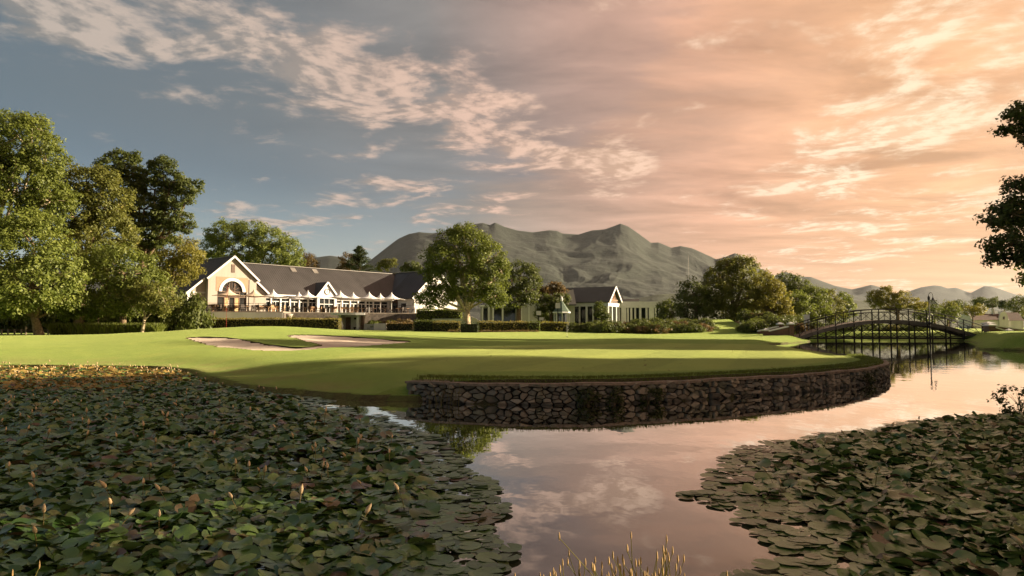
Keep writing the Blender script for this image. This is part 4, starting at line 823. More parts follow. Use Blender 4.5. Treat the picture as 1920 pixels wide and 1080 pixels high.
# rubble: irregular cells in the plane of the wall, each one a stone
sr = np.random.default_rng(3); seeds = []
rows = 7
for r_i in range(-1, rows + 1):
    s_ = sr.uniform(0, .2)
    while s_ < WLEN:
        seeds.append((s_, -.10 + (r_i + .5) * 0.50 / rows + sr.normal(0, .016))); s_ += sr.choice([.10, .14, .19, .25, .33], p=[.22, .28, .25, .16, .09])
seeds = np.array(seeds); seeds = seeds[sr.random(len(seeds)) > .10]; AN = np.array([1 / 1.7, 1.0]); seeds = seeds * AN
def clip(poly, p, q):
    m = (p + q) / 2; d = q - p; out = []
    for i in range(len(poly)):
        a, b = poly[i], poly[(i + 1) % len(poly)]; da, db = (a - m) @ d, (b - m) @ d
        if da <= 0: out.append(a)
        if (da < 0) != (db < 0): out.append(a + (b - a) * (da / (da - db)))
    return out
stones = []
for i, p in enumerate(seeds):
    top = wall_h(p[0] * 1.7)
    if p[1] > top or p[1] < -.12: continue
    poly = [np.array(c) for c in ((p[0] - .4, -.12), (p[0] + .4, -.12), (p[0] + .4, top), (p[0] - .4, top))]
    w_ = np.array([1.0, 1.0])
    for j in np.argsort(((seeds - p) ** 2).sum(1))[1:16]: poly = clip(poly, p, seeds[j]) if len(poly) > 2 else poly
    if len(poly) < 3: continue
    P = np.array(poly) / AN; c = P.mean(0); keep = [0]
    for k in range(1, len(P)):
        if np.hypot(*(P[k] - P[keep[-1]])) > .018: keep.append(k)
    P = P[keep]
    if len(P) < 3: continue
    P = c + (P - c) * (1 - .007 / max(.03, np.hypot(*(P - c).T).min())) ; P += sr.normal(0, .004, P.shape)
    stones.append((c, P, sr.uniform(.14, .235), sr.normal(0, .22), sr.normal(0, .25)))
def stone_geo(b, st, origin):
    c, P, pr, tx, ty = st; n = len(P); rings = []
    for f, off in ((1.0, .06), (.98, pr - .025), (.82, pr)):
        ring_ = []
        for q in P:
            d = (q - c) * f; o = off + (d[0] * tx + d[1] * ty if off > .07 else 0); x, y = wall_pt(c[0] + d[0], o); ring_.append((x - origin[0], y - origin[1], c[1] + d[1] - origin[2]))
        rings.append(ring_)
    f = [tuple(2 * n + k for k in range(n))] + [(a * n + k, a * n + (k + 1) % n, (a + 1) * n + (k + 1) % n, (a + 1) * n + k) for a in (0, 1) for k in range(n)]
    b.add(rings[0] + rings[1] + rings[2], f)
def area(P): return .5 * abs(np.dot(P[:, 0], np.roll(P[:, 1], 1)) - np.dot(P[:, 1], np.roll(P[:, 0], 1)))
def seen(st):
    x, y = wall_pt(st[0][0], .2); return area(st[1]) / (x * x + y * y) * (1 if st[0][1] > -.03 else 0)
stones.sort(key=lambda s_: -seen(s_))
for st in stones[:300]:
    x, y = wall_pt(st[0][0], .1); b = MB(); stone_geo(b, st, (x, y, st[0][1])); me = b.mesh('stone', M_STONE); o = link_mesh('stone', me, ws, (x, y - 12.6, st[0][1]))
b = MB()
for st in stones[300:]: stone_geo(b, st, (0, 12.6, 0))
tag(link_mesh('small_stones', b.mesh('small_stones', M_STONE), ws), kind='stuff')
# flat coping slabs of trodden earth and stone along the top
def coping(b):
    n = 110; S = np.linspace(0, WLEN, n)
    for i in range(n - 1):
        q = []
        for s_ in (S[i], S[i + 1]):
            w = .19 + .05 * float(fbm(np.array([s_ * 2.1]), np.array([4.]))[0]); h = wall_h(s_) + .012 * math.sin(s_ * 3.1) * math.sin(s_ * 1.3)
            for off, z in ((-.25, h + .012), (w, h), (w, h - .045)):
                x, y = wall_pt(s_, off); q.append((x, y - 12.6, z))
        b.add(q, [(0, 1, 4, 3), (1, 2, 5, 4)])
M_EARTH = plain('trodden_earth', (.20, .155, .115), .95, .25, 9, .6, 30)
part('coping', M_EARTH, ws, coping)
# ------------------------------------------------------------------ vegetation
def leaf_quads(pos, nrm, size, r, aspect=.55, fold=.12):
    """one small rhombic leaf at every point"""
    n = len(pos); nrm = nrm / np.linalg.norm(nrm, axis=1)[:, None]
    t = r.normal(size=(n, 3)); t -= (t * nrm).sum(1)[:, None] * nrm; t /= np.linalg.norm(t, axis=1)[:, None]; b = np.cross(nrm, t)
    L = (size * r.uniform(.7, 1.35, n))[:, None]
    v = np.stack([pos - t * L * .5, pos + b * L * aspect * .5 + t * L * .05 - nrm * L * fold, pos + t * L * .5, pos - b * L * aspect * .5 + t * L * .05 - nrm * L * fold], 1).reshape(-1, 3)
    f = np.arange(4 * n).reshape(n, 4); return v, f
def clumps(lobes, cr, r, shell=.55, dens=1.0):
    out = []; lob = np.array(lobes)
    for i, L in enumerate(lob):
        c, R_ = L[:3], L[3:6]; ar = 4 * math.pi * ((R_[0] * R_[1]) ** 1.6 / 3 + (R_[0] * R_[2]) ** 1.6 / 3 + (R_[1] * R_[2]) ** 1.6 / 3) ** (1 / 1.6)
        m = max(4, int(dens * ar / (cr * cr * 1.5))); d = r.normal(size=(m, 3)); d /= np.linalg.norm(d, axis=1)[:, None]
        rad = shell + (1.02 - shell) * r.random(m) ** .45
        rad *= 1 + .16 * np.sin(d[:, 0] * 5 + i) * np.sin(d[:, 2] * 6 + 2 * i) + r.normal(0, .05, m)
        p = c + d * R_ * rad[:, None]; k = np.ones(m, bool)
        for j, M_ in enumerate(lob):
            if j != i: k &= (((p - M_[:3]) / M_[3:6]) ** 2).sum(1) > .42
        out.append(p[k])
    return np.concatenate(out)
def crown_mesh(name, lobes, mat, cr=.62, leaf=.25, per=42, seed=1, dens=1.0, shell=.55, up=.55, flat=.75):
    r = np.random.default_rng(seed); cl = clumps(lobes, cr, r, shell, dens); mid = np.average(np.array(lobes)[:, :3], axis=0, weights=np.prod(np.array(lobes)[:, 3:6], axis=1))
    rad = cr * r.uniform(.6, 1.25, len(cl)); k = np.maximum(6, (per * (rad / cr) ** 2)).astype(int); c = np.repeat(cl, k, 0); R_ = np.repeat(rad, k)
    d = r.normal(size=(len(c), 3)); d /= np.linalg.norm(d, axis=1)[:, None]; rr = r.random(len(c)) ** .5
    pos = c + d * (R_ * rr)[:, None] * (1, 1, flat)
    out = (c - mid); out /= np.linalg.norm(out, axis=1)[:, None] + 1e-6
    nrm = d * .7 + out * .35 + np.array([0, 0, up]) + r.normal(size=(len(c), 3)) * .55
    v, f = leaf_quads(pos, nrm, leaf, r); return np_mesh(name, v, f, mat), cl
def limb(mb, a, b, r0, r1, r, sag=.12, n=5):
    a, b = np.array(a, float), np.array(b, float); d = b - a; L = np.linalg.norm(d); k = r.normal(0, .06, 3) * L; pts = []; rad = []
    for i in range(n + 1):
        t = i / n; p = a + d * t + k * math.sin(math.pi * t) + np.array([0, 0, -sag * L * math.sin(math.pi * t) * (.3)]); pts.append(p); rad.append(r0 + (r1 - r0) * t ** .8)
    mb.tube(pts, rad, 6)
def tree(label, base, lobes, mat, bark=None, trunk_r=.3, fork=.32, seed=1, leaf=.25, cr=.62, per=42, dens=1.0, group=None, name='tree', twigs=5, shell=.55, forks=None, up=.55, flat=.75, cat='tree'):
    r = np.random.default_rng(seed + 100); base = np.array(base, float); L = [(np.array(l[:3]) - base).tolist() + list(l[3:]) for l in lobes]
    e = empty(name, base, 0, label, cat, group)
    me, cl = crown_mesh('crown', L, mat, cr, leaf, per, seed, dens, shell, up, flat); link_mesh('crown', me, e)
    A = np.array(L); mid = np.average(A[:, :3], axis=0, weights=np.prod(A[:, 3:6], axis=1)); low = (A[:, 2] - A[:, 5]).min()
    fz = max(.8, fork * mid[2] * 2) if forks is None else forks; F = np.array([mid[0] * .25, mid[1] * .25, fz])
    mb = MB(); mb.tube([(0, 0, -.3), (0, 0, .12), tuple(F * (.5, .5, .5)), tuple(F)], [trunk_r * 1.55, trunk_r * 1.15, trunk_r * .95, trunk_r * .8], 9)
    for l in A:
        t = r.uniform(.75, 1.0); s = F * t; s[2] = F[2] * t; rr = trunk_r * .62 * min(1, (l[3] * l[5]) ** .5 / 3 + .25)
        limb(mb, s, l[:3] + np.array([0, 0, -.2 * l[5]]), rr, rr * .38, r)
        for _ in range(twigs):
            d = r.normal(size=3); d /= np.linalg.norm(d); limb(mb, l[:3] + np.array([0, 0, -.2 * l[5]]), l[:3] + d * l[3:6] * .92, rr * .36, .015, r, 0, 3)
    mb.build('trunk', bark or M_BARK, e, smooth=True, fix=False); return e
def lobes_px(Y, items, seed=0, thick=1.0):
    r = np.random.default_rng(seed); out = []
    for it in items:
        px, py, rx, ry = it[:4]; dy = it[4] if len(it) > 4 else r.normal(0, .18) * rx / FPX * Y; p = at(px, py, Y + dy); k = (Y + dy) / FPX
        out.append((*p, rx * k, thick * (rx + ry) / 2 * k, ry * k))
    return out
def ptree(label, px, Y, items, mat, **kw):
    x = xat(px, Y); th = kw.pop('thick', 1.0); return tree(label, (x, Y, G(x, Y)), lobes_px(Y, items, kw.get('seed', 1), th), mat, **kw)
def copy_tree(o, loc, rz, scale, label, group=None):
    c = o.copy(); C.objects.link(c); c.location = loc; c.rotation_euler = (0, 0, rz); c.scale = (scale,) * 3; c['label'] = label
    if group: c['group'] = group
    for ch in o.children: d = ch.copy(); C.objects.link(d); d.parent = c
    return c

GL, GR = 'tall trees left of the clubhouse', 'trees right of the lawn'
T1 = ptree('tallest tree at the far left edge with pale limbs showing', -25, 62, [(45, 262, 58, 42), (5, 262, 60, 50), (-50, 300, 75, 70), (85, 300, 38, 34), (30, 335, 75, 50), (-20, 400, 90, 60), (95, 370, 45, 35), (60, 235, 30, 22)], F_MID, bark=M_PALE_BARK, trunk_r=.42, fork=.3, seed=11, dens=1.2, group=GL, twigs=7)
T2 = ptree('green crowned tree between the far left tree and the dark feathery one', 150, 66, [(165, 345, 48, 30), (120, 345, 42, 36), (200, 375, 48, 36), (140, 400, 62, 42), (210, 440, 45, 45), (160, 470, 60, 50), (195, 335, 28, 20)], F_OLIVE, trunk_r=.4, seed=12, dens=1.25, group=GL)
T3 = ptree('dark feathery tree with layered boughs reaching towards the clubhouse', 265, 74, [(232, 296, 30, 15), (205, 318, 32, 18), (248, 322, 30, 16), (305, 312, 26, 18), (320, 338, 34, 16), (358, 352, 25, 14), (290, 352, 40, 18), (240, 358, 36, 20), (330, 375, 32, 14), (270, 388, 42, 22), (318, 405, 36, 18), (235, 410, 36, 26), (345, 425, 20, 12), (285, 440, 45, 26)], F_DARK, trunk_r=.42, fork=.3, seed=13, group=GL, cr=.5, twigs=6, dens=1.15, thick=.9, flat=.6)
T4 = ptree('broad bright leafy tree in front at the far left', 75, 56, [(65, 450, 62, 55), (15, 480, 70, 62), (105, 505, 48, 48), (55, 535, 75, 50), (-30, 540, 60, 55), (120, 555, 34, 30), (10, 565, 55, 32)], F_BRIGHT, trunk_r=.34, fork=.16, seed=14, dens=1.2, group=GL)
T5 = ptree('rounded darker tree behind the strappy hedge', 232, 60, [(235, 505, 55, 45), (200, 535, 48, 42), (265, 540, 48, 42), (235, 560, 60, 32), (190, 490, 35, 30)], F_MID, trunk_r=.3, fork=.2, seed=15, group=GL)
T6 = ptree('yellow-green tree beside the gable roof', 320, 84, [(325, 470, 50, 34), (350, 480, 28, 26), (300, 495, 45, 32), (335, 510, 40, 24)], F_YELLOW, trunk_r=.35, seed=16, group=GL)
T7 = ptree('small tree with pale forked trunk near the hedge end', 268, 58, [(262, 548, 24, 20), (300, 550, 24, 24), (285, 565, 32, 22), (312, 572, 20, 20), (240, 560, 18, 16)], F_OLIVE, bark=M_PALE_BARK, trunk_r=.13, fork=.22, seed=17, group=GL, leaf=.2, cr=.45, dens=.85)
T8 = ptree('slender sapling behind the strappy hedge', 185, 61, [(180, 585, 18, 16), (195, 570, 16, 14), (188, 560, 12, 12)], F_BRIGHT, trunk_r=.07, seed=18, group=GL, leaf=.18, cr=.35)
T8b = ptree('young tree left of the sapling', 140, 61, [(142, 570, 26, 20), (130, 585, 18, 16)], F_MID, trunk_r=.08, seed=19, group=GL, leaf=.18, cr=.4)
T9 = ptree('large bright tree rising behind the long grey roof', 470, 136, [(425, 440, 36, 26), (465, 435, 34, 22), (505, 450, 36, 24), (540, 470, 26, 24), (400, 465, 24, 24), (450, 470, 46, 28), (510, 485, 46, 24), (555, 492, 16, 14)], F_BRIGHT, trunk_r=.35, seed=20, leaf=.34, cr=.9, per=44, dens=1.2)
T10 = ptree('pale autumnal tree at the ridge right of the large bright tree', 578, 140, [(577, 486, 12, 12), (585, 498, 16, 10), (568, 500, 14, 10)], F_RUST, trunk_r=.25, seed=21, leaf=.3, cr=.7)
T10b = ptree('pale tree half hidden beside the dark conifer', 650, 146, [(652, 490, 13, 16), (645, 502, 14, 10)], F_RUST, trunk_r=.25, seed=22, leaf=.3, cr=.7)
T10c = ptree('small flat-topped tree behind the roof right of the conifer', 725, 150, [(728, 493, 14, 8), (716, 499, 10, 9), (736, 490, 9, 5)], F_OLIVE, trunk_r=.2, seed=23, leaf=.3, cr=.6)
T10d = ptree('small round dark tree behind the roof near the big tree', 772, 150, [(772, 499, 13, 10), (782, 504, 10, 7), (762, 504, 10, 6)], F_DARK, trunk_r=.2, seed=24, leaf=.3, cr=.6)
def conifer(label, px, Y, py_top, py_bot, wpx, seed):
    r = np.random.default_rng(seed); x = xat(px, Y); zb = G(x, Y); zt = at(px, py_top, Y)[2] - zb; z0 = max(1.0, at(px, py_bot, Y)[2] - zb); w = wpx / FPX * Y
    e = empty('conifer', (x, Y, zb), 0, label, 'tree'); P = []; Nn = []; mb = MB(); mb.tube([(0, 0, -.2), (0, 0, zt * .5), (0, 0, zt)], [.45, .28, .03], 8)
    for k in range(150):
        f = r.random() ** .8; z = z0 + (zt - z0) * f; L = w * (1 - f) ** .75 * r.uniform(.65, 1.12) + .25; a = r.uniform(0, 2 * math.pi); d = np.array([math.cos(a), math.sin(a), .28]); m = int(26 + L * 22); t = r.random(m) ** .6
        p = np.array([0, 0, z]) + d * (t * L)[:, None] + r.normal(0, .16, (m, 3)) * (1, 1, .7); P.append(p); Nn.append(np.tile([0, 0, 1.0], (m, 1)) + r.normal(0, .6, (m, 3))); mb.tube([(0, 0, z), tuple(np.array([0, 0, z]) + d * L * .9)], [.06, .015], 4, False)
    v, f = leaf_quads(np.concatenate(P), np.concatenate(Nn), .34, r, .3); link_mesh('crown', np_mesh('crown', v, f, F_PINE), e); mb.build('trunk', M_BARK, e, fix=False); return e
conifer('dark conifer rising behind the long roof', 673, 143, 463, 520, 32, 5)
T11 = ptree('big leafy tree with pale forked trunk standing in the middle of the lawn edge', 876, 75, [(868, 432, 22, 16), (850, 452, 34, 24), (888, 458, 36, 26), (828, 482, 36, 30), (866, 488, 44, 32), (912, 488, 36, 30), (830, 520, 38, 28), (880, 528, 46, 34), (922, 522, 32, 30), (826, 555, 34, 22), (800, 562, 22, 17), (925, 552, 28, 22), (940, 505, 18, 16)], F_MID, bark=M_PALE_BARK, trunk_r=.42, forks=2.6, seed=31, leaf=.25, cr=.62, per=46, twigs=5)
T12 = ptree('dark rounded tree behind the right side of the big tree', 972, 93, [(975, 512, 28, 22), (995, 520, 18, 20), (960, 530, 26, 24), (990, 545, 26, 22), (962, 560, 26, 18)], F_DARK, trunk_r=.35, seed=32, leaf=.28, cr=.7)
T13 = ptree('bushy tree with rust-tinged top beside the gazebo', 1035, 96, [(1042, 537, 15, 8), (1026, 545, 18, 8), (1052, 548, 14, 9)], F_RUST, trunk_r=.2, seed=33, leaf=.26, cr=.5)
T13b = ptree('dense dark shrub tree directly left of the gazebo', 1032, 95, [(1022, 568, 20, 16), (1042, 565, 20, 16), (1030, 588, 26, 14), (1058, 562, 12, 9)], F_DARK, trunk_r=.2, seed=34, leaf=.26, cr=.55)
T13c = ptree('small dark bush against the white columns of the pavilion', 1128, 112, [(1125, 580, 11, 15), (1132, 592, 11, 9)], F_DARK, trunk_r=.12, seed=35, leaf=.26, cr=.5)
T14 = ptree('dark tree at the left end of the right-hand grove', 1305, 96, [(1300, 545, 26, 24), (1288, 565, 22, 24), (1318, 565, 26, 30), (1300, 585, 26, 16)], F_DARK, trunk_r=.3, seed=41, group=GR, leaf=.3, cr=.75)
T15 = ptree('largest tree of the right-hand grove, olive and golden', 1375, 98, [(1392, 492, 22, 14), (1362, 496, 20, 12), (1352, 520, 36, 24), (1392, 518, 40, 26), (1340, 552, 32, 32), (1385, 556, 46, 36), (1418, 548, 28, 34), (1370, 585, 46, 18)], F_OLIVE, trunk_r=.55, fork=.22, seed=42, group=GR, leaf=.3, cr=.75, per=46)
T16 = ptree('golden green tree right of the largest grove tree', 1450, 95, [(1440, 535, 22, 22), (1455, 560, 30, 26), (1435, 580, 32, 20), (1470, 582, 18, 18)], F_YELLOW, trunk_r=.35, seed=43, group=GR, leaf=.3, cr=.7)
T17 = ptree('dark tall tree behind the golden one', 1482, 108, [(1478, 528, 24, 16), (1498, 536, 20, 16), (1470, 545, 24, 20), (1492, 556, 26, 22)], F_DARK, trunk_r=.4, seed=44, group=GR, leaf=.3, cr=.75)
T18 = ptree('light green tree in the middle of the grove, low and full', 1495, 98, [(1488, 560, 20, 18), (1505, 575, 20, 20), (1478, 585, 22, 14)], F_BRIGHT, trunk_r=.25, seed=45, group=GR, leaf=.28, cr=.65)
T19 = ptree('round dark tree fourth from the right in the grove', 1525, 106, [(1522, 552, 24, 20), (1535, 572, 24, 22), (1518, 588, 20, 14)], F_MID, trunk_r=.3, seed=46, group=GR, leaf=.3, cr=.7)
T20 = ptree('narrow tree second from the right end of the grove', 1558, 112, [(1556, 558, 18, 14), (1562, 576, 20, 18), (1552, 590, 18, 12)], F_OLIVE, trunk_r=.28, seed=47, group=GR, leaf=.3, cr=.7)
T21 = ptree('rightmost tree of the grove before the gap', 1584, 118, [(1580, 562, 15, 12), (1590, 578, 16, 16), (1578, 590, 16, 12)], F_MID, trunk_r=.25, seed=48, group=GR, leaf=.3, cr=.7)
T21b = ptree('low grey-green tree left of the grove', 1256, 104, [(1252, 575, 16, 12), (1262, 585, 18, 10), (1245, 590, 12, 8)], F_DARK, trunk_r=.15, seed=49, leaf=.28, cr=.6)
T22 = ptree('tall airy gum tree behind the bridge', 1685, 140, [(1664, 541, 10, 6), (1642, 553, 16, 9), (1660, 558, 22, 10), (1690, 556, 18, 9), (1640, 568, 16, 8), (1672, 571, 30, 10), (1705, 568, 22, 10), (1725, 575, 14, 8)], F_YELLOW, trunk_r=.3, seed=50, leaf=.32, cr=.7, dens=.8)
far_trees = []
fr = np.random.default_rng(8)
for k, (px, py, Y, w, h, m_, lab) in enumerate([(1752, 586, 150, 20, 14, F_DARK, 'dark bushy tree just right of the lamp post'), (1778, 578, 175, 20, 12, F_OLIVE, 'rounded tree behind the bridge rail right of the lamp'), (1775, 592, 140, 22, 12, F_DARK, 'low dark tree behind the bridge railing'),
        (1800, 574, 210, 22, 10, F_DARK, 'distant dark tree left above the farmhouse'), (1822, 580, 185, 18, 10, F_YELLOW, 'golden round tree directly behind the farmhouse roof'), (1840, 566, 240, 18, 8, F_DARK, 'distant umbrella-shaped tree above the farmhouse'), (1862, 568, 240, 14, 9, F_DARK, 'distant round tree above the farmhouse gable'),
        (1880, 570, 230, 14, 8, F_PINE, 'distant dark tree right above the farmhouse'), (1905, 572, 210, 22, 14, F_DARK, 'large dark tree at the right edge behind the farmhouse'), (1935, 580, 200, 26, 18, F_OLIVE, 'tree at the far right frame edge beyond the bridge'), (1745, 572, 230, 14, 9, F_PINE, 'distant dark tree behind the lamp post'),
        (1730, 592, 128, 16, 10, F_DARK, 'low dark bush left of the lamp post behind the bridge')]):
    x = xat(px, Y); z = G(x, Y); k_ = Y / FPX; c = at(px, py, Y); L = [(c[0] + fr.normal(0, .35) * w * k_, c[1] + fr.normal(0, .3) * w * k_, c[2] + fr.normal(0, .25) * h * k_, w * k_ * .62, w * k_ * .62, h * k_ * .8) for _ in range(4)]
    far_trees.append(tree(lab, (x, Y, z), L, m_, trunk_r=.25, seed=60 + k, leaf=.42, cr=.9, per=26, dens=.8, group='trees beyond the bridge', twigs=2))
# understorey, hedges, shrubs
def shrub_mesh(name, rx, ry, rz, mat, seed, leaf=.16, cr=.3, per=30, dens=1.0):
    L = [(0, 0, rz * .45, rx, ry, rz * .6), (rx * .4, -ry * .2, rz * .6, rx * .55, ry * .55, rz * .45), (-rx * .45, ry * .1, rz * .5, rx * .5, ry * .6, rz * .5)]
    return crown_mesh(name, L, mat, cr, leaf, per, seed, dens, .6)[0]
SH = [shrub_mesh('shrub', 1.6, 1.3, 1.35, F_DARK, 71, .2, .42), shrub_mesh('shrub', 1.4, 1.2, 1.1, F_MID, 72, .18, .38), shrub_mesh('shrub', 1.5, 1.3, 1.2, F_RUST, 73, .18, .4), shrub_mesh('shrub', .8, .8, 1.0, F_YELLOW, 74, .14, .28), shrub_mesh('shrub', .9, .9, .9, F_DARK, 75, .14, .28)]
def shrub(k, px, Y, label, sc=1.0, group=None, z=None, sz=1.0, rz=0.0):
    x = xat(px, Y); o = link_mesh('shrub', SH[k], None, (x, Y, (G(x, Y) if z is None else z) - .1), (0, 0, rz), (sc, sc, sc * sz)); return tag(o, label, 'shrub', group)
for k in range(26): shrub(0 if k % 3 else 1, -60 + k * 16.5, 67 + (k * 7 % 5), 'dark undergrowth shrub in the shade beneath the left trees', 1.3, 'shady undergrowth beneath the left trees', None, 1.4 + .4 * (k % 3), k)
sb = np.random.default_rng(4)
for (p0, p1, Y0, Y1, n, kinds, lab, grp) in ((1082, 1235, 74, 84, 30, (0, 1, 0, 2), 'low dark shrub in the bed between the gazebo and the mown path', 'shrubs in the left bank bed'), (1190, 1330, 74, 86, 24, (0, 0, 2, 1), 'low heathy shrub on the bank left of the mown path', 'heathy shrubs left of the path'),
                                          (1405, 1520, 75, 88, 24, (0, 1, 0, 2), 'low dark shrub on the bank right of the mown path', 'shrubs right of the path'), (1400, 1470, 75, 78, 9, (0, 4, 1, 0), 'small shrub beside the left bridge parapet', 'shrubs by the bridge parapet')):
    for i in range(n): shrub(kinds[i % 4], p0 + (p1 - p0) * (i + sb.random()) / n, sb.uniform(Y0, Y1), lab, sb.uniform(.6, .95) if p0 < 1400 else sb.uniform(.75, 1.15), grp, None, sb.uniform(.75, 1.1), sb.uniform(0, 6))
for i, px in enumerate((1568, 1580, 1592, 1606, 1640, 1655, 1672, 1690, 1706, 1722)): shrub((0, 1, 3, 0)[i % 4], px, 106 + (i % 3), 'shrub on the far bank seen under the bridge arch', 1.0, 'shrubs on the far bank under the bridge', None, 1.0, i)
for k, px, Y, lab, sc in ((3, 549, 88, 'pale leafy plant at the foot of the stone terrace wall', 1.2), (3, 618, 88.5, 'yellow-green plant trailing over the kiosk roof edge', .9), (4, 602, 88, 'small dark plant on the terrace wall', .8), (1, 703, 88.2, 'tall leafy plant behind the white planter', .9), (3, 735, 88, 'bright yellow-green bush left of the dark hedge', 1.0), (2, 718, 89, 'rusty plant behind the white planter box', .8), (4, 495, 84, 'small dark bush at the base of the white terrace wall', .7), (4, 525, 85, 'small dark bush at the white wall corner', .8), (0, 345, 82, 'dark shrub left of the clipped hedge', 1.0), (0, 372, 84, 'dark shrub against the terrace corner', 1.0), (2, 758, 84, 'rusty shrub behind the bright yellow-green bush', .9)):
    shrub(k, px, Y, lab, sc, None, 1.6 if k in (3,) and px == 618 else None, 1.2)
M_HCORE = plain('hedge_twigs', (.018, .018, .009), .95, .3, 6)
def hedge(label, px0, px1, Y0, Y1, z0, z1, depth, mat, leaf=.15, dens=75, seed=1, strappy=False, name='hedge'):
    r = np.random.default_rng(seed); a = np.array([xat(px0, Y0), Y0]); b = np.array([xat(px1, Y1), Y1]); d = b - a; L = np.linalg.norm(d); ang = math.atan2(d[1], d[0])
    e = empty(name, (a[0], a[1], z0), ang, label, 'hedge'); H = z1 - z0; part('core', M_HCORE, e, lambda m: m.box(.1, L - .1, .1, depth - .1, -.3, H - .12))
    P, Nn = [], []
    for (n_, fn, nv) in ((int(L * H * dens), lambda u, v: np.c_[u * L, 0 * u, v * H], (0, -1, .2)), (int(L * depth * dens), lambda u, v: np.c_[u * L, v * depth, 0 * u + H], (0, -.2, 1)), (int(depth * H * dens), lambda u, v: np.c_[0 * u, u * depth, v * H], (-1, 0, .2)), (int(depth * H * dens), lambda u, v: np.c_[0 * u + L, u * depth, v * H], (1, 0, .2))):
        u, v = r.random(n_), r.random(n_); p = fn(u, v); bump = (fbm(p[:, 0] * 1.3 + p[:, 2], p[:, 2] * 1.3 + p[:, 1], 3) - .5) * .28; p = p + np.array(nv) * bump[:, None] + r.normal(0, .05, p.shape); P.append(p); Nn.append(np.tile(nv, (n_, 1)) + r.normal(0, 1.1, (n_, 3)))
    P, Nn = np.concatenate(P), np.concatenate(Nn)
    if strappy:
        n = len(P); base = P * (1, 1, .35); tip = base + np.c_[r.normal(0, .25, n), r.normal(0, .25, n), r.uniform(.5, 1.0, n) * (H + .15 - base[:, 2])]; w = .025; sd_ = np.c_[r.normal(0, w, n), r.normal(0, w, n), 0 * base[:, 0]]
        v = np.stack([base - sd_, base + sd_, (base + tip) / 2 + sd_ * 1.2 + (0, 0, .05), tip], 1).reshape(-1, 3); f = np.arange(4 * n).reshape(n, 4)
    else: v, f = leaf_quads(P, Nn, leaf, r)
    link_mesh('leaves', np_mesh('leaves', v, f, mat), e); return e
hedge('long clipped hedge with reddish top before the white terrace wall', 373, 636, 80, 81, 1.0, 2.45, 1.6, F_HEDGE, seed=81)
hedge('dark clipped hedge in shade left of the long hedge', 305, 373, 80.5, 80.2, 1.0, 2.30, 1.4, F_DARK, seed=82)
hedge('tall dark hedge under the left boughs of the big tree', 781, 865, 86, 86, 1.0, 3.65, 1.8, F_MID, seed=83, leaf=.2)
hedge('clipped hedge left of the big tree trunk', 812, 862, 77, 77, .8, 2.05, 1.4, F_HEDGE, seed=84)
hedge('dark hedge block at the left end of the clipped hedges', 775, 811, 77.5, 77.2, .8, 2.15, 1.6, F_DARK, seed=85)
hedge('square dark hedge box round the big tree trunk', 862, 897, 73.6, 73.6, .7, 1.9, .7, F_PINE, seed=86, leaf=.12)
hedge('long clipped hedge right of the big tree', 898, 992, 78, 79, .8, 2.05, 1.4, F_HEDGE, seed=87)
hedge('short dark hedge at the right end before the notice boards', 990, 1012, 79, 79.2, .8, 2.05, 1.3, F_DARK, seed=88)
hedge('low bushy hedge between notice boards and gazebo', 1012, 1066, 80.5, 81, .85, 2.0, 1.4, F_YELLOW, seed=89)
hedge('low flower border edging the lawn right of the big tree', 842, 1010, 75.2, 76.6, .72, 1.05, 1.1, F_RUST, seed=90, leaf=.12)
hedge('brownish hedge left of the dark block near the yellow bush', 724, 776, 82, 80, .8, 1.95, 1.2, F_RUST, seed=91)
hedge('long strappy-leaved border hedge under the left trees', 98, 293, 57, 58.5, .78, 1.75, 1.8, F_MID, seed=92, strappy=True, dens=160)
# the near oak on the right bank, its boughs hanging into the picture, and its neighbours along the bank
ox, oy = 16.8, 15.2
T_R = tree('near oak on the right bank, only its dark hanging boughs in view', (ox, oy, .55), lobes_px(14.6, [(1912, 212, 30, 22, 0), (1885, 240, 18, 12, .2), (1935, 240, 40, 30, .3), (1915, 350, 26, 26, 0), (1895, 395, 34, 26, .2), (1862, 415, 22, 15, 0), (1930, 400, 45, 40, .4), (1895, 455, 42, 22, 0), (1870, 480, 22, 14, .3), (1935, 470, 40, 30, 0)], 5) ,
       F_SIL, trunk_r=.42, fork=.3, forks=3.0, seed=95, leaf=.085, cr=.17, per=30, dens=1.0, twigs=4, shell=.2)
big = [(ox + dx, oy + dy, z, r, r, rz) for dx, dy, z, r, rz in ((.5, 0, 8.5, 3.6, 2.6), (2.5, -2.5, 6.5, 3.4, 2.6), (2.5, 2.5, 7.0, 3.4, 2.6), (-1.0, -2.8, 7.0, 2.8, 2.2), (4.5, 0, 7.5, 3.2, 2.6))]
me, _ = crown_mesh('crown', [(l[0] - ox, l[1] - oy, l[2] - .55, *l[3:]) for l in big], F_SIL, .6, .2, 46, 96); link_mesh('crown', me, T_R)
def sun_row(s_, w_): return (math.cos(SUN_AZ) * s_ - math.sin(SUN_AZ) * w_, math.sin(SUN_AZ) * s_ + math.cos(SUN_AZ) * w_)
for k, (w_, s_, sc) in enumerate([(15.2, 32, 1.4), (8.2, 21, .85), (16.2, 44, 1.4), (11.0, 38, 1.3)]):
    x, y = sun_row(s_, w_); copy_tree(T4 if k % 2 else T5, (x, y, .6), k * 1.7, sc * (1.0 if k % 2 else 1.3), 'leafy tree on the right bank beyond the frame', 'trees along the right bank')
for k, (w_, s_, sc) in enumerate([(32.6, 54, 1.52), (42, 60, 1.6), (37, 64, 1.6), (49, 66, 1.6)]):
    x, y = sun_row(s_, w_); copy_tree(T4, (x, y, 1.0), k * 2.1, sc, 'tall tree beyond the right end of the bridge', 'trees beyond the right end of the bridge')
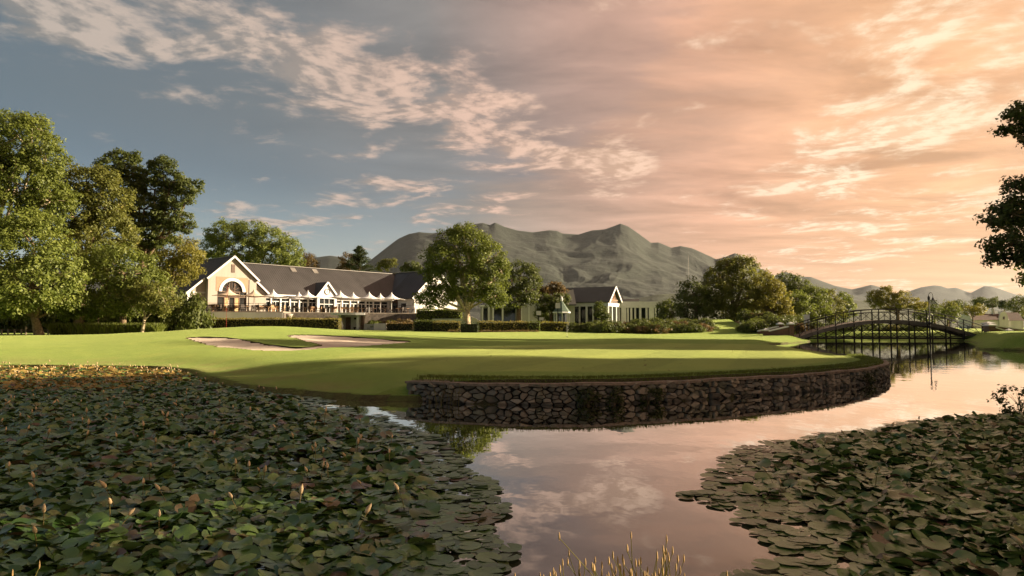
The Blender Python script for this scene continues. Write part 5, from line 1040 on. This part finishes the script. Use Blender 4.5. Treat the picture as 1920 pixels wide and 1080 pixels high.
# rough grass: fringe hanging over the stone edge, banks, and the golden rushes in front
def blades(P, h, lean, w, r, fwd=None):
    n = len(P); d = r.normal(0, lean, (n, 3)); d[:, 2] = 0
    if fwd is not None: d += fwd
    mid = P + d * .35 * h[:, None] + np.c_[0 * h, 0 * h, h * .62]; tip = P + d * h[:, None] + np.c_[0 * h, 0 * h, h * np.clip(1 - .45 * np.linalg.norm(d, axis=1), .2, 1)]
    s = np.c_[r.normal(0, 1, (n, 2)), np.zeros(n)]; s /= np.linalg.norm(s, axis=1)[:, None]; s *= (w * r.uniform(.6, 1.3, n))[:, None]
    v = np.stack([P - s, P + s, mid + s * .8, mid - s * .8, tip], 1).reshape(-1, 3); k = np.arange(n) * 5
    q = np.concatenate([np.c_[k, k + 1, k + 2, k + 3]]); t_ = np.c_[k + 3, k + 2, k + 4, k + 4]; return v, q, t_[:, :3]
def blade_mesh(name, v, q, t_, mat):
    me = bpy.data.meshes.new(name); nl = q.size + t_.size; me.vertices.add(len(v)); me.vertices.foreach_set('co', v.astype(np.float32).ravel()); me.loops.add(nl); me.loops.foreach_set('vertex_index', np.r_[q.ravel(), t_.ravel()].astype(np.int32))
    me.polygons.add(len(q) + len(t_)); me.polygons.foreach_set('loop_start', np.r_[np.arange(0, q.size, 4), q.size + np.arange(0, t_.size, 3)].astype(np.int32)); me.materials.append(mat); me.update(calc_edges=True); return me
gr = np.random.default_rng(12)
F_GRASS = foliage('grass_blades', (.045, .075, .014), (.12, .15, .03), tr=(.22, .26, .05), clump=1.2); F_DRY = foliage('dry_bank_grass', (.07, .07, .02), (.16, .13, .05), tr=(.3, .24, .08), clump=1.2); F_RUSH = foliage('golden_rushes', (.10, .11, .02), (.26, .23, .055), tr=(.4, .36, .08), tamt=.4)
n = 16000; S_ = gr.random(n) * WLEN; off = gr.uniform(-.55, .06, n); x, y = wall_pt(S_, off); tx, ty = np.interp(S_, seg, tang[:, 0]), np.interp(S_, seg, tang[:, 1])
P = np.c_[x, y, wall_h(S_) + np.interp(off, [-.1, .03], [.055, .0])]; h = gr.uniform(.035, .10, n) * np.interp(off, [-.55, -.1, .06], [.6, 1.2, .9]); v, q, t_ = blades(P, h, .35, .005, gr, np.c_[ty, -tx, 0 * tx] * .35)
tag(link_mesh('edge_grass', blade_mesh('edge_grass', v, q, t_, F_GRASS)), 'uneven fringe of grass along the top of the stone wall', 'grass', kind='stuff')
nat = np.concatenate([pond[len(pond) - 15 * 5:], pond[:1]]); ns = np.r_[0, np.cumsum(np.hypot(*np.diff(nat, axis=0).T))]
n = 26000; S_ = gr.random(n) * ns[-1]; bxy = np.c_[np.interp(S_, ns, nat[:, 0]), np.interp(S_, ns, nat[:, 1])]; tn = np.gradient(nat, axis=0); tn /= np.hypot(*tn.T)[:, None]; tn = np.c_[np.interp(S_, ns, tn[:, 0]), np.interp(S_, ns, tn[:, 1])]
o_ = np.abs(gr.normal(0, .5, n)); xy = bxy + np.c_[tn[:, 1], -tn[:, 0]] * o_[:, None]; dd_, *_z = poly_dist(xy[:, 0], xy[:, 1], pond); k = dd_ > .0; xy = xy[k]; dd_ = dd_[k]
tt = np.clip(dd_ / 2.2, 0, 1); tt = tt * tt * (3 - 2 * tt); zz = (.085 + .05 * fbm(xy[:, 0] * .8, xy[:, 1] * .8, 3)) * (1 - tt) + land(xy[:, 0], xy[:, 1]) * tt
pat = fbm(xy[:, 0] * .9, xy[:, 1] * .9, 3); h = gr.uniform(.04, .13, len(xy)) * (.5 + 1.3 * np.clip((pat - .45) * 4, 0, 1)); v, q, t_ = blades(np.c_[xy, zz], h, .3, .006, gr)
tag(link_mesh('bank_grass', blade_mesh('bank_grass', v, q, t_, F_DRY)), 'longer dry grass growing along the natural pond bank', 'grass', kind='stuff')
n = 70; xy = np.c_[gr.uniform(-2, 14, n), gr.uniform(14.5, 40, n)]; k = poly_dist(xy[:, 0], xy[:, 1], pond)[0] > .4; xy = xy[k]; v, f = leaf_quads(np.c_[xy, land(xy[:, 0], xy[:, 1]) + .035], gr.normal(0, .25, (len(xy), 3)) + (0, 0, 1), .075, gr, .7)
tag(link_mesh('fallen_leaves', np_mesh('fallen_leaves', v, f, F_RUST)), 'scattered fallen leaves lying on the green', 'leaves', kind='stuff')
# rushes at the very front: each clump a plant
RUSH = [(1030, 2.9, .42, 12, 'leftmost clump of golden rushes at the bottom edge'), (1075, 2.8, .50, 14, 'golden rush clump second from the left at the bottom edge'), (1118, 2.9, .46, 14, 'golden rush clump left of centre of the bottom row'), (1160, 2.75, .52, 16, 'golden rush clump in the middle of the bottom row'),
        (1205, 2.8, .60, 20, 'tallest golden rush clump at the bottom edge'), (1240, 2.85, .52, 14, 'golden rush clump at the right end of the bottom row'), (1290, 2.7, .34, 6, 'short rushes just right of the main row'), (1365, 2.7, .38, 4, 'few thin rush stems between the rows and the lily bed'), (985, 2.8, .34, 5, 'few thin rush stems left of the main row'),
        (20, 2.9, .44, 8, 'golden rushes in the bottom left corner'), (1580, 2.8, .42, 6, 'thin rush stems before the right lily bed'), (1660, 2.7, .42, 8, 'golden rush stems in the lower right lily bed'), (1790, 2.8, .42, 7, 'rush stems near the bottom right corner')]
M_TIP = plain('brown_rush_head', (.34, .22, .09), .8, .2, 20)
for px, Y, hh, n, lab in RUSH:
    e = empty('rush_clump', (xat(px, Y), Y, -.05), 0, lab, 'rushes', 'rushes along the near bank'); b = MB(); hd = MB()
    for _ in range(int(n * 3)):
        x0, y0 = gr.normal(0, .035), gr.normal(0, .05); H = hh * .80 * gr.uniform(.4, 1.1) + .05; lx, ly = gr.normal(0, .24) * H, gr.normal(0, .1) * H
        pts = [(x0, y0, 0), (x0 + lx * .3, y0 + ly * .3, H * .55), (x0 + lx, y0 + ly, H)]; b.tube(pts, [.0030, .0026, .0014], 5, False); hd.lathe([(.001, -.012), (.0042, 0), (.003, .014), (.0005, .024)], 5, pts[2])
    tag(b.build('stems', F_RUSH, e, fix=False), kind='stuff'); tag(hd.build('heads', M_TIP, e, fix=False), kind='stuff')
# sprig at the right edge, reeds by the wall's left end
def sprig(name, label, cat, loc, me, h):
    e = empty(name, loc, 0, label, cat); b = MB()
    for k in range(6): a = k * 1.05; b.tube([(0, 0, -.05), (.05 * math.cos(a), .03 * math.sin(a), h * .5), (.6 * h * math.cos(a), .2 * h * math.sin(a), h * (.8 + .06 * k))], [.006, .004, .002], 5, False)
    tag(b.build('twigs', M_BARK, e, fix=False), kind='stuff'); tag(link_mesh('leaves', me, e), kind='stuff'); return e
sprig('waterside_sprig', 'small leafy sprig rising from the water at the right edge', 'shrub', (xat(1905, 10.9), 10.9, .02), shrub_mesh('leaves', .34, .3, .42, F_SIL, 99, .055, .1, 14, .45), .35)
for k, (px, Y, lab) in enumerate(((820, 12.75, 'thin reeds in the water at the left end of the stone wall'), (845, 12.6, 'sparse reed stems standing before the stone wall'))):
    e = MB()
    for _ in range(9): x0 = gr.normal(0, .09); H = gr.uniform(.2, .42); e.tube([(x0, gr.normal(0, .04), -.05), (x0 + gr.normal(0, .05), gr.normal(0, .03), H * .6), (x0 + gr.normal(0, .1), gr.normal(0, .05), H)], [.006, .005, .002], 4, False)
    o = e.build('reeds', F_DRY, fix=False); o.location = (xat(px, Y), Y, 0); tag(o, lab, 'reeds')
for k, (px, s_, lab) in enumerate(((1040, .22, 'dark bushy weed growing out of the stone wall near its middle'), (1150, .3, 'largest dark weed clump on the stone wall'), (1085, .16, 'small weed tuft between two bushier ones on the wall'), (1560, .2, 'weed clump near the right turn of the stone wall'))):
    x, y = wall_pt(float(np.interp(px, [780, 1000, 1200, 1400, 1640], [1.0, 3.1, 5.2, 8.2, 14.0])), .22); sprig('wall_weed', lab, 'weed', (x, y, .02), shrub_mesh('leaves', s_, .08, .26, F_SIL, 110 + k, .045, .08, 16, .7), .2)

# ------------------------------------------------------------------ water lilies
def pad_mat(name, obj_random):
    m, N, out = new_mat(name); g = N.n('ShaderNodeNewGeometry'); rnd = N.n('ShaderNodeObjectInfo').outputs['Random'] if obj_random else g.outputs['Random Per Island']
    P = g.outputs['Position']; c = N.ramp(rnd, [(0, (.034, .082, .018)), (.40, (.078, .152, .034)), (.82, (.135, .215, .058)), (.90, (.125, .115, .042)), (.96, (.115, .062, .040)), (1.0, (.13, .17, .045))])
    c = N.mix(.5, c, N.ramp(N.noise(P, 14, 4, .6), [(.3, (.45, .45, .42)), (.7, (1.1, 1.1, 1.0))]), 'MULTIPLY')
    b = N.n('ShaderNodeBsdfPrincipled', Roughness=.30); N.link(c, b.inputs['Base Color']); b.inputs['Specular IOR Level'].default_value = .6
    bm = N.n('ShaderNodeBump', Strength=.25, Distance=.01, Height=N.noise(P, 45, 4, .6)); N.link(bm.outputs[0], b.inputs['Normal'])
    t = N.n('ShaderNodeBsdfTranslucent'); N.link(c, t.inputs[0]); mx = N.n('ShaderNodeMixShader', i0=.18); N.link(b.outputs[0], mx.inputs[1]); N.link(t.outputs[0], mx.inputs[2]); N.link(mx.outputs[0], out.inputs[0]); return m
M_PAD, M_PADS = pad_mat('lily_pad_leaf', True), pad_mat('lily_pad_leaves', False)
def pad_geo(r, cup, wave, n=13):
    """disc with a notch; unit radius"""
    a = np.linspace(.16, 2 * math.pi - .16, n); rim = 1 + r.normal(0, .025, n); v = [(0, 0, -.02)]; ph = r.uniform(0, 6); ph2 = r.uniform(0, 6)
    for f in (.55, 1.0):
        for k in range(n): z = cup * f * f + wave * f * f * (math.sin(2 * a[k] + ph) * .6 + .5 * math.sin(3 * a[k] + ph2)) ; v.append((rim[k] * f * math.cos(a[k]), rim[k] * f * math.sin(a[k]), z))
    f = [(0, 1 + k, 2 + k) for k in range(n - 1)] + [(1 + k, 1 + n + k, 2 + n + k, 2 + k) for k in range(n - 1)]; return np.array(v), f
lr = np.random.default_rng(21)
FLAT = [pad_geo(lr, .03, .015) for _ in range(4)]; WAVY = [pad_geo(lr, lr.uniform(-.1, .22), lr.uniform(.10, .26)) for _ in range(8)]
def tri(fs): return [t for q in fs for t in ([q] if len(q) == 3 else [(q[0], q[1], q[2]), (q[0], q[2], q[3])])]
PADF = np.array(tri(FLAT[0][1]))
LEFT_EDGE = [(23.5, -10.9), (21, -9.4), (18.5, -7.9), (16.5, -6.6), (15, -5.2), (13.6, -3.9), (12.2, -3.3), (11, -2.35), (9.6, -1.55), (8.6, -1.05), (7.6, -.72), (6.8, -.5), (6.0, -.30), (5.4, -.22), (4.9, -.22), (4.4, -.10), (4.0, -.22), (3.4, -.35), (2.6, -.6)]
RIGHT_EDGE = [(11.2, 8.4), (10.6, 6.8), (10.0, 5.6), (9.3, 4.5), (8.6, 3.65), (7.9, 2.75), (7.3, 2.35), (6.7, 2.1), (6.1, 1.75), (5.7, 1.5), (5.3, 1.85), (5.0, 1.72), (4.6, 1.75), (4.2, 1.72), (3.8, 1.35), (3.3, 1.5), (2.6, 1.8)]
le = np.array(LEFT_EDGE)[::-1]; re_ = np.array(RIGHT_EDGE)[::-1]
def inset(x, y):
    """metres inside a lily bed (negative: open water)"""
    jit = (fbm(x * 1.3, y * 1.3, 3) - .5) * .7
    dl = np.interp(y, le[:, 0], le[:, 1]) - x; dr = x - np.interp(y, re_[:, 0], re_[:, 1]); dr = np.where(y > 11.3, -9, dr); dl = np.where(y > 23.6, -9, dl)
    return np.maximum(dl, dr) + jit * np.clip(y / 6, .5, 1.5) * .6, dl > dr
cand = []
Yv = 2.45
while Yv < 23.6:
    st = .056 + .0022 * Yv; xs_ = np.arange(-.80 * Yv - 1.2, .80 * Yv + 1.0, st); xs_ = xs_ + lr.normal(0, st * .33, len(xs_)); ys_ = np.full(len(xs_), Yv) + lr.normal(0, st * .3, len(xs_)); cand.append(np.c_[xs_, ys_]); Yv += st * .95
cand = np.concatenate(cand); ind, isl = inset(cand[:, 0], cand[:, 1]); psd, *_z = poly_dist(cand[:, 0], cand[:, 1], pond)
gap = fbm(cand[:, 0] * .9 + 50, cand[:, 1] * .9, 3)
keep = (ind > -.12) & (psd < -.14) & (lr.random(len(cand)) < np.where(ind < .40, .48, .94)) & ~((gap > .80) & (ind > .2))
cand, ind, isl = cand[keep], ind[keep], isl[keep]
pads = []
for (x, y), d, l_ in zip(cand, ind, isl):
    deep = np.clip((d - .25) / .9, 0, 1); rad = lr.uniform(.040, .082) * (1 + .014 * y) * (1 + .12 * (1 - deep)); wavy = lr.random() < deep
    tilt = lr.normal(0, .05) if not wavy else lr.normal(0, .24); tilt2 = lr.normal(0, .02) if not wavy else lr.normal(.04, .22)
    z = .006 + lr.random() * .014 if not wavy else .015 + abs(lr.normal(0, .022)) + .03 * deep * lr.random(); z = max(z, .008 + rad * (abs(math.sin(tilt)) + abs(math.sin(tilt2))) * .55 * (1 if wavy else .6))
    pads.append((x, y, z, rad, tilt, tilt2, lr.uniform(0, 6.28), lr.integers(0, 8) if wavy else -1 - lr.integers(0, 4), l_, d))
def pad_visible(p): return abs(p[0]) / p[1] < .765 and p[1] > 3.75
vis = sorted([i for i, p in enumerate(pads) if pad_visible(p)], key=lambda i: pads[i][1] - .25 * pads[i][3])
near = set(vis[:300])
PME = {}
for k, (v, f) in enumerate(WAVY): PME[k] = np_mesh('lily_pad', v, PADF, M_PAD, True)
for k, (v, f) in enumerate(FLAT): PME[-1 - k] = np_mesh('lily_pad', v, PADF, M_PAD, True)
sv, sf, base_i = [], [], 0; dv, df, base_d = [], [], 0
for i, (x, y, z, rad, t1, t2, rz, kind, l_, d) in enumerate(pads):
    if i in near:
        o = link_mesh('lily_pad', PME[int(kind)], None, (x, y, z), (t1, t2, rz), rad)
        side = 'left' if l_ else 'right'
        if kind < 0: tag(o, f'flat round lily pad floating at the open edge of the {side} bed', 'lily pad', f'floating lily pads at the edge of the {side} bed')
        else: tag(o, f'crinkled green lily pad crowded among others at the front of the {side} bed', 'lily pad', f'crowded lily pads of the {side} bed')
    else:
        M_ = np.array(Matrix.Rotation(rz, 3, 'Z') @ Matrix.Identity(3)); E_ = np.array((Matrix.Rotation(t2, 3, 'Y') @ Matrix.Rotation(t1, 3, 'X')))
        g_ = (WAVY[kind][0] if kind >= 0 else FLAT[-1 - kind][0]); w3 = (g_ @ M_.T @ E_.T) * rad + (x, y, z)
        if y > 14.8 and x < -7.5 and lr.random() < .6 * min(1, (-7.5 - x) / 2): dv.append(w3); df.append(PADF + base_d); base_d += len(g_)  # most far-left pads go to the mesh with sunlight painted in
        else: sv.append(w3); sf.append(PADF + base_i); base_i += len(g_)
tag(link_mesh('lily_pads', np_mesh('lily_pads', np.concatenate(sv), np.concatenate(sf), M_PADS, True)), 'dense carpet of smaller lily pads spreading over the pond behind the nearest ones', 'lily pads', kind='stuff')
M_SUNPAINT_PAD = foliage('sun_painted_lily_pad_leaf', (.16, .10, .03), (.34, .24, .07), tr=(.4, .28, .08), tamt=.2)  # green pads painted gold: the low sun's light is put into the colour
tag(link_mesh('sun_painted_lily_pads', np_mesh('sun_painted_lily_pads', np.concatenate(dv), np.concatenate(df), M_SUNPAINT_PAD, True)), 'lily pads at the far left of the pond, coloured gold to stand in for sunlight', 'lily pads', kind='stuff')
# closed buds on stalks
M_BUD = plain('lily_bud_sepal', (.47, .35, .20), .6, .25, 25, col2=(.30, .21, .11)); M_STALK = plain('lily_stalk', (.14, .11, .03), .6, .2, 20)
def bud_lathe(b, c, ax, s):
    prof = [(0, -.5), (.16, -.42), (.22, -.15), (.20, .1), (.11, .35), (.015, .55)]; n = 7; ax = Vector(ax).normalized(); a1 = ax.cross(Vector((0, 1, .1))).normalized(); a2 = ax.cross(a1); k0 = len(b.v)
    for r_, z_ in prof:
        for k in range(n): t = 2 * math.pi * k / n; b.v.append(tuple(Vector(c) + ax * z_ * s + (a1 * math.cos(t) + a2 * math.sin(t)) * r_ * s))
    for i in range(len(prof) - 1):
        for k in range(n): b.f.append((k0 + i * n + k, k0 + i * n + (k + 1) % n, k0 + (i + 1) * n + (k + 1) % n, k0 + (i + 1) * n + k))
    return b
BUDS = []
for k in range(6):
    H = lr.uniform(.11, .20); lx, ly = lr.normal(0, .05), lr.normal(0, .04); st_ = MB().tube([(0, 0, 0), (lx * .3, ly * .3, H * .5), (lx, ly, H)], .0045, 5, False); bd_ = bud_lathe(MB(), (lx * 1.2, ly * 1.2, H + .035), (lx * 1.2, ly, H * .6), .085)
    both = MB(); both.v = st_.v + bd_.v; both.f = st_.f + [tuple(i + len(st_.v) for i in q) for q in bd_.f]
    ma = both.mesh('lily_bud', M_STALK, True); ma.materials.append(M_BUD); ma.polygons.foreach_set('material_index', [0] * len(st_.f) + [1] * len(bd_.f)); BUDS.append((st_.mesh('stalk', M_STALK, True), bd_.mesh('bud', M_BUD, True), ma))
bc = [i for i, p in enumerate(pads) if p[9] > .5 and pad_visible(p)]; lr.shuffle(bc)
wt = [(.026 if pads[i][1] < 6 else .032 if pads[i][1] < 10 else .034 if pads[i][1] < 16 else .075) * (1.15 if pads[i][8] else .75) for i in bc]
nb = 0
for i, w in zip(bc, wt):
    if nb >= 300 or lr.random() > w: continue
    x, y, z, *_q2 = pads[i]; l_ = pads[i][8]; nb += 1; k = int(lr.integers(0, 6)); side = 'left' if l_ else 'right'; depth = 'front' if y < 6.5 else 'middle' if y < 13 else 'far end'
    lab = f'closed tan lily bud on a stalk at the {depth} of the {side} bed'; rz = lr.uniform(0, 6.28); sc = lr.uniform(.55, .92)
    if y < 8.5:
        e = empty('lily_bud', (x, y, z), rz, lab, 'lily bud', f'lily buds at the {depth} of the {side} bed'); e.scale = (sc,) * 3; link_mesh('stalk', BUDS[k][0], e); link_mesh('bud', BUDS[k][1], e)
    else: tag(link_mesh('lily_bud', BUDS[k][2], None, (x, y, z), (0, 0, rz), sc), lab, 'lily bud', f'lily buds at the {depth} of the {side} bed')
print('pads', len(pads), 'buds', nb, 'stones', len(stones), 'tris', sum(len(o.data.polygons) for o in bpy.data.objects if o.type == 'MESH'))
for o in bpy.data.objects:
    if o.parent is not None and o.name.split('.')[0] in ('roof_seam', 'leaves'): o['kind'] = 'stuff'
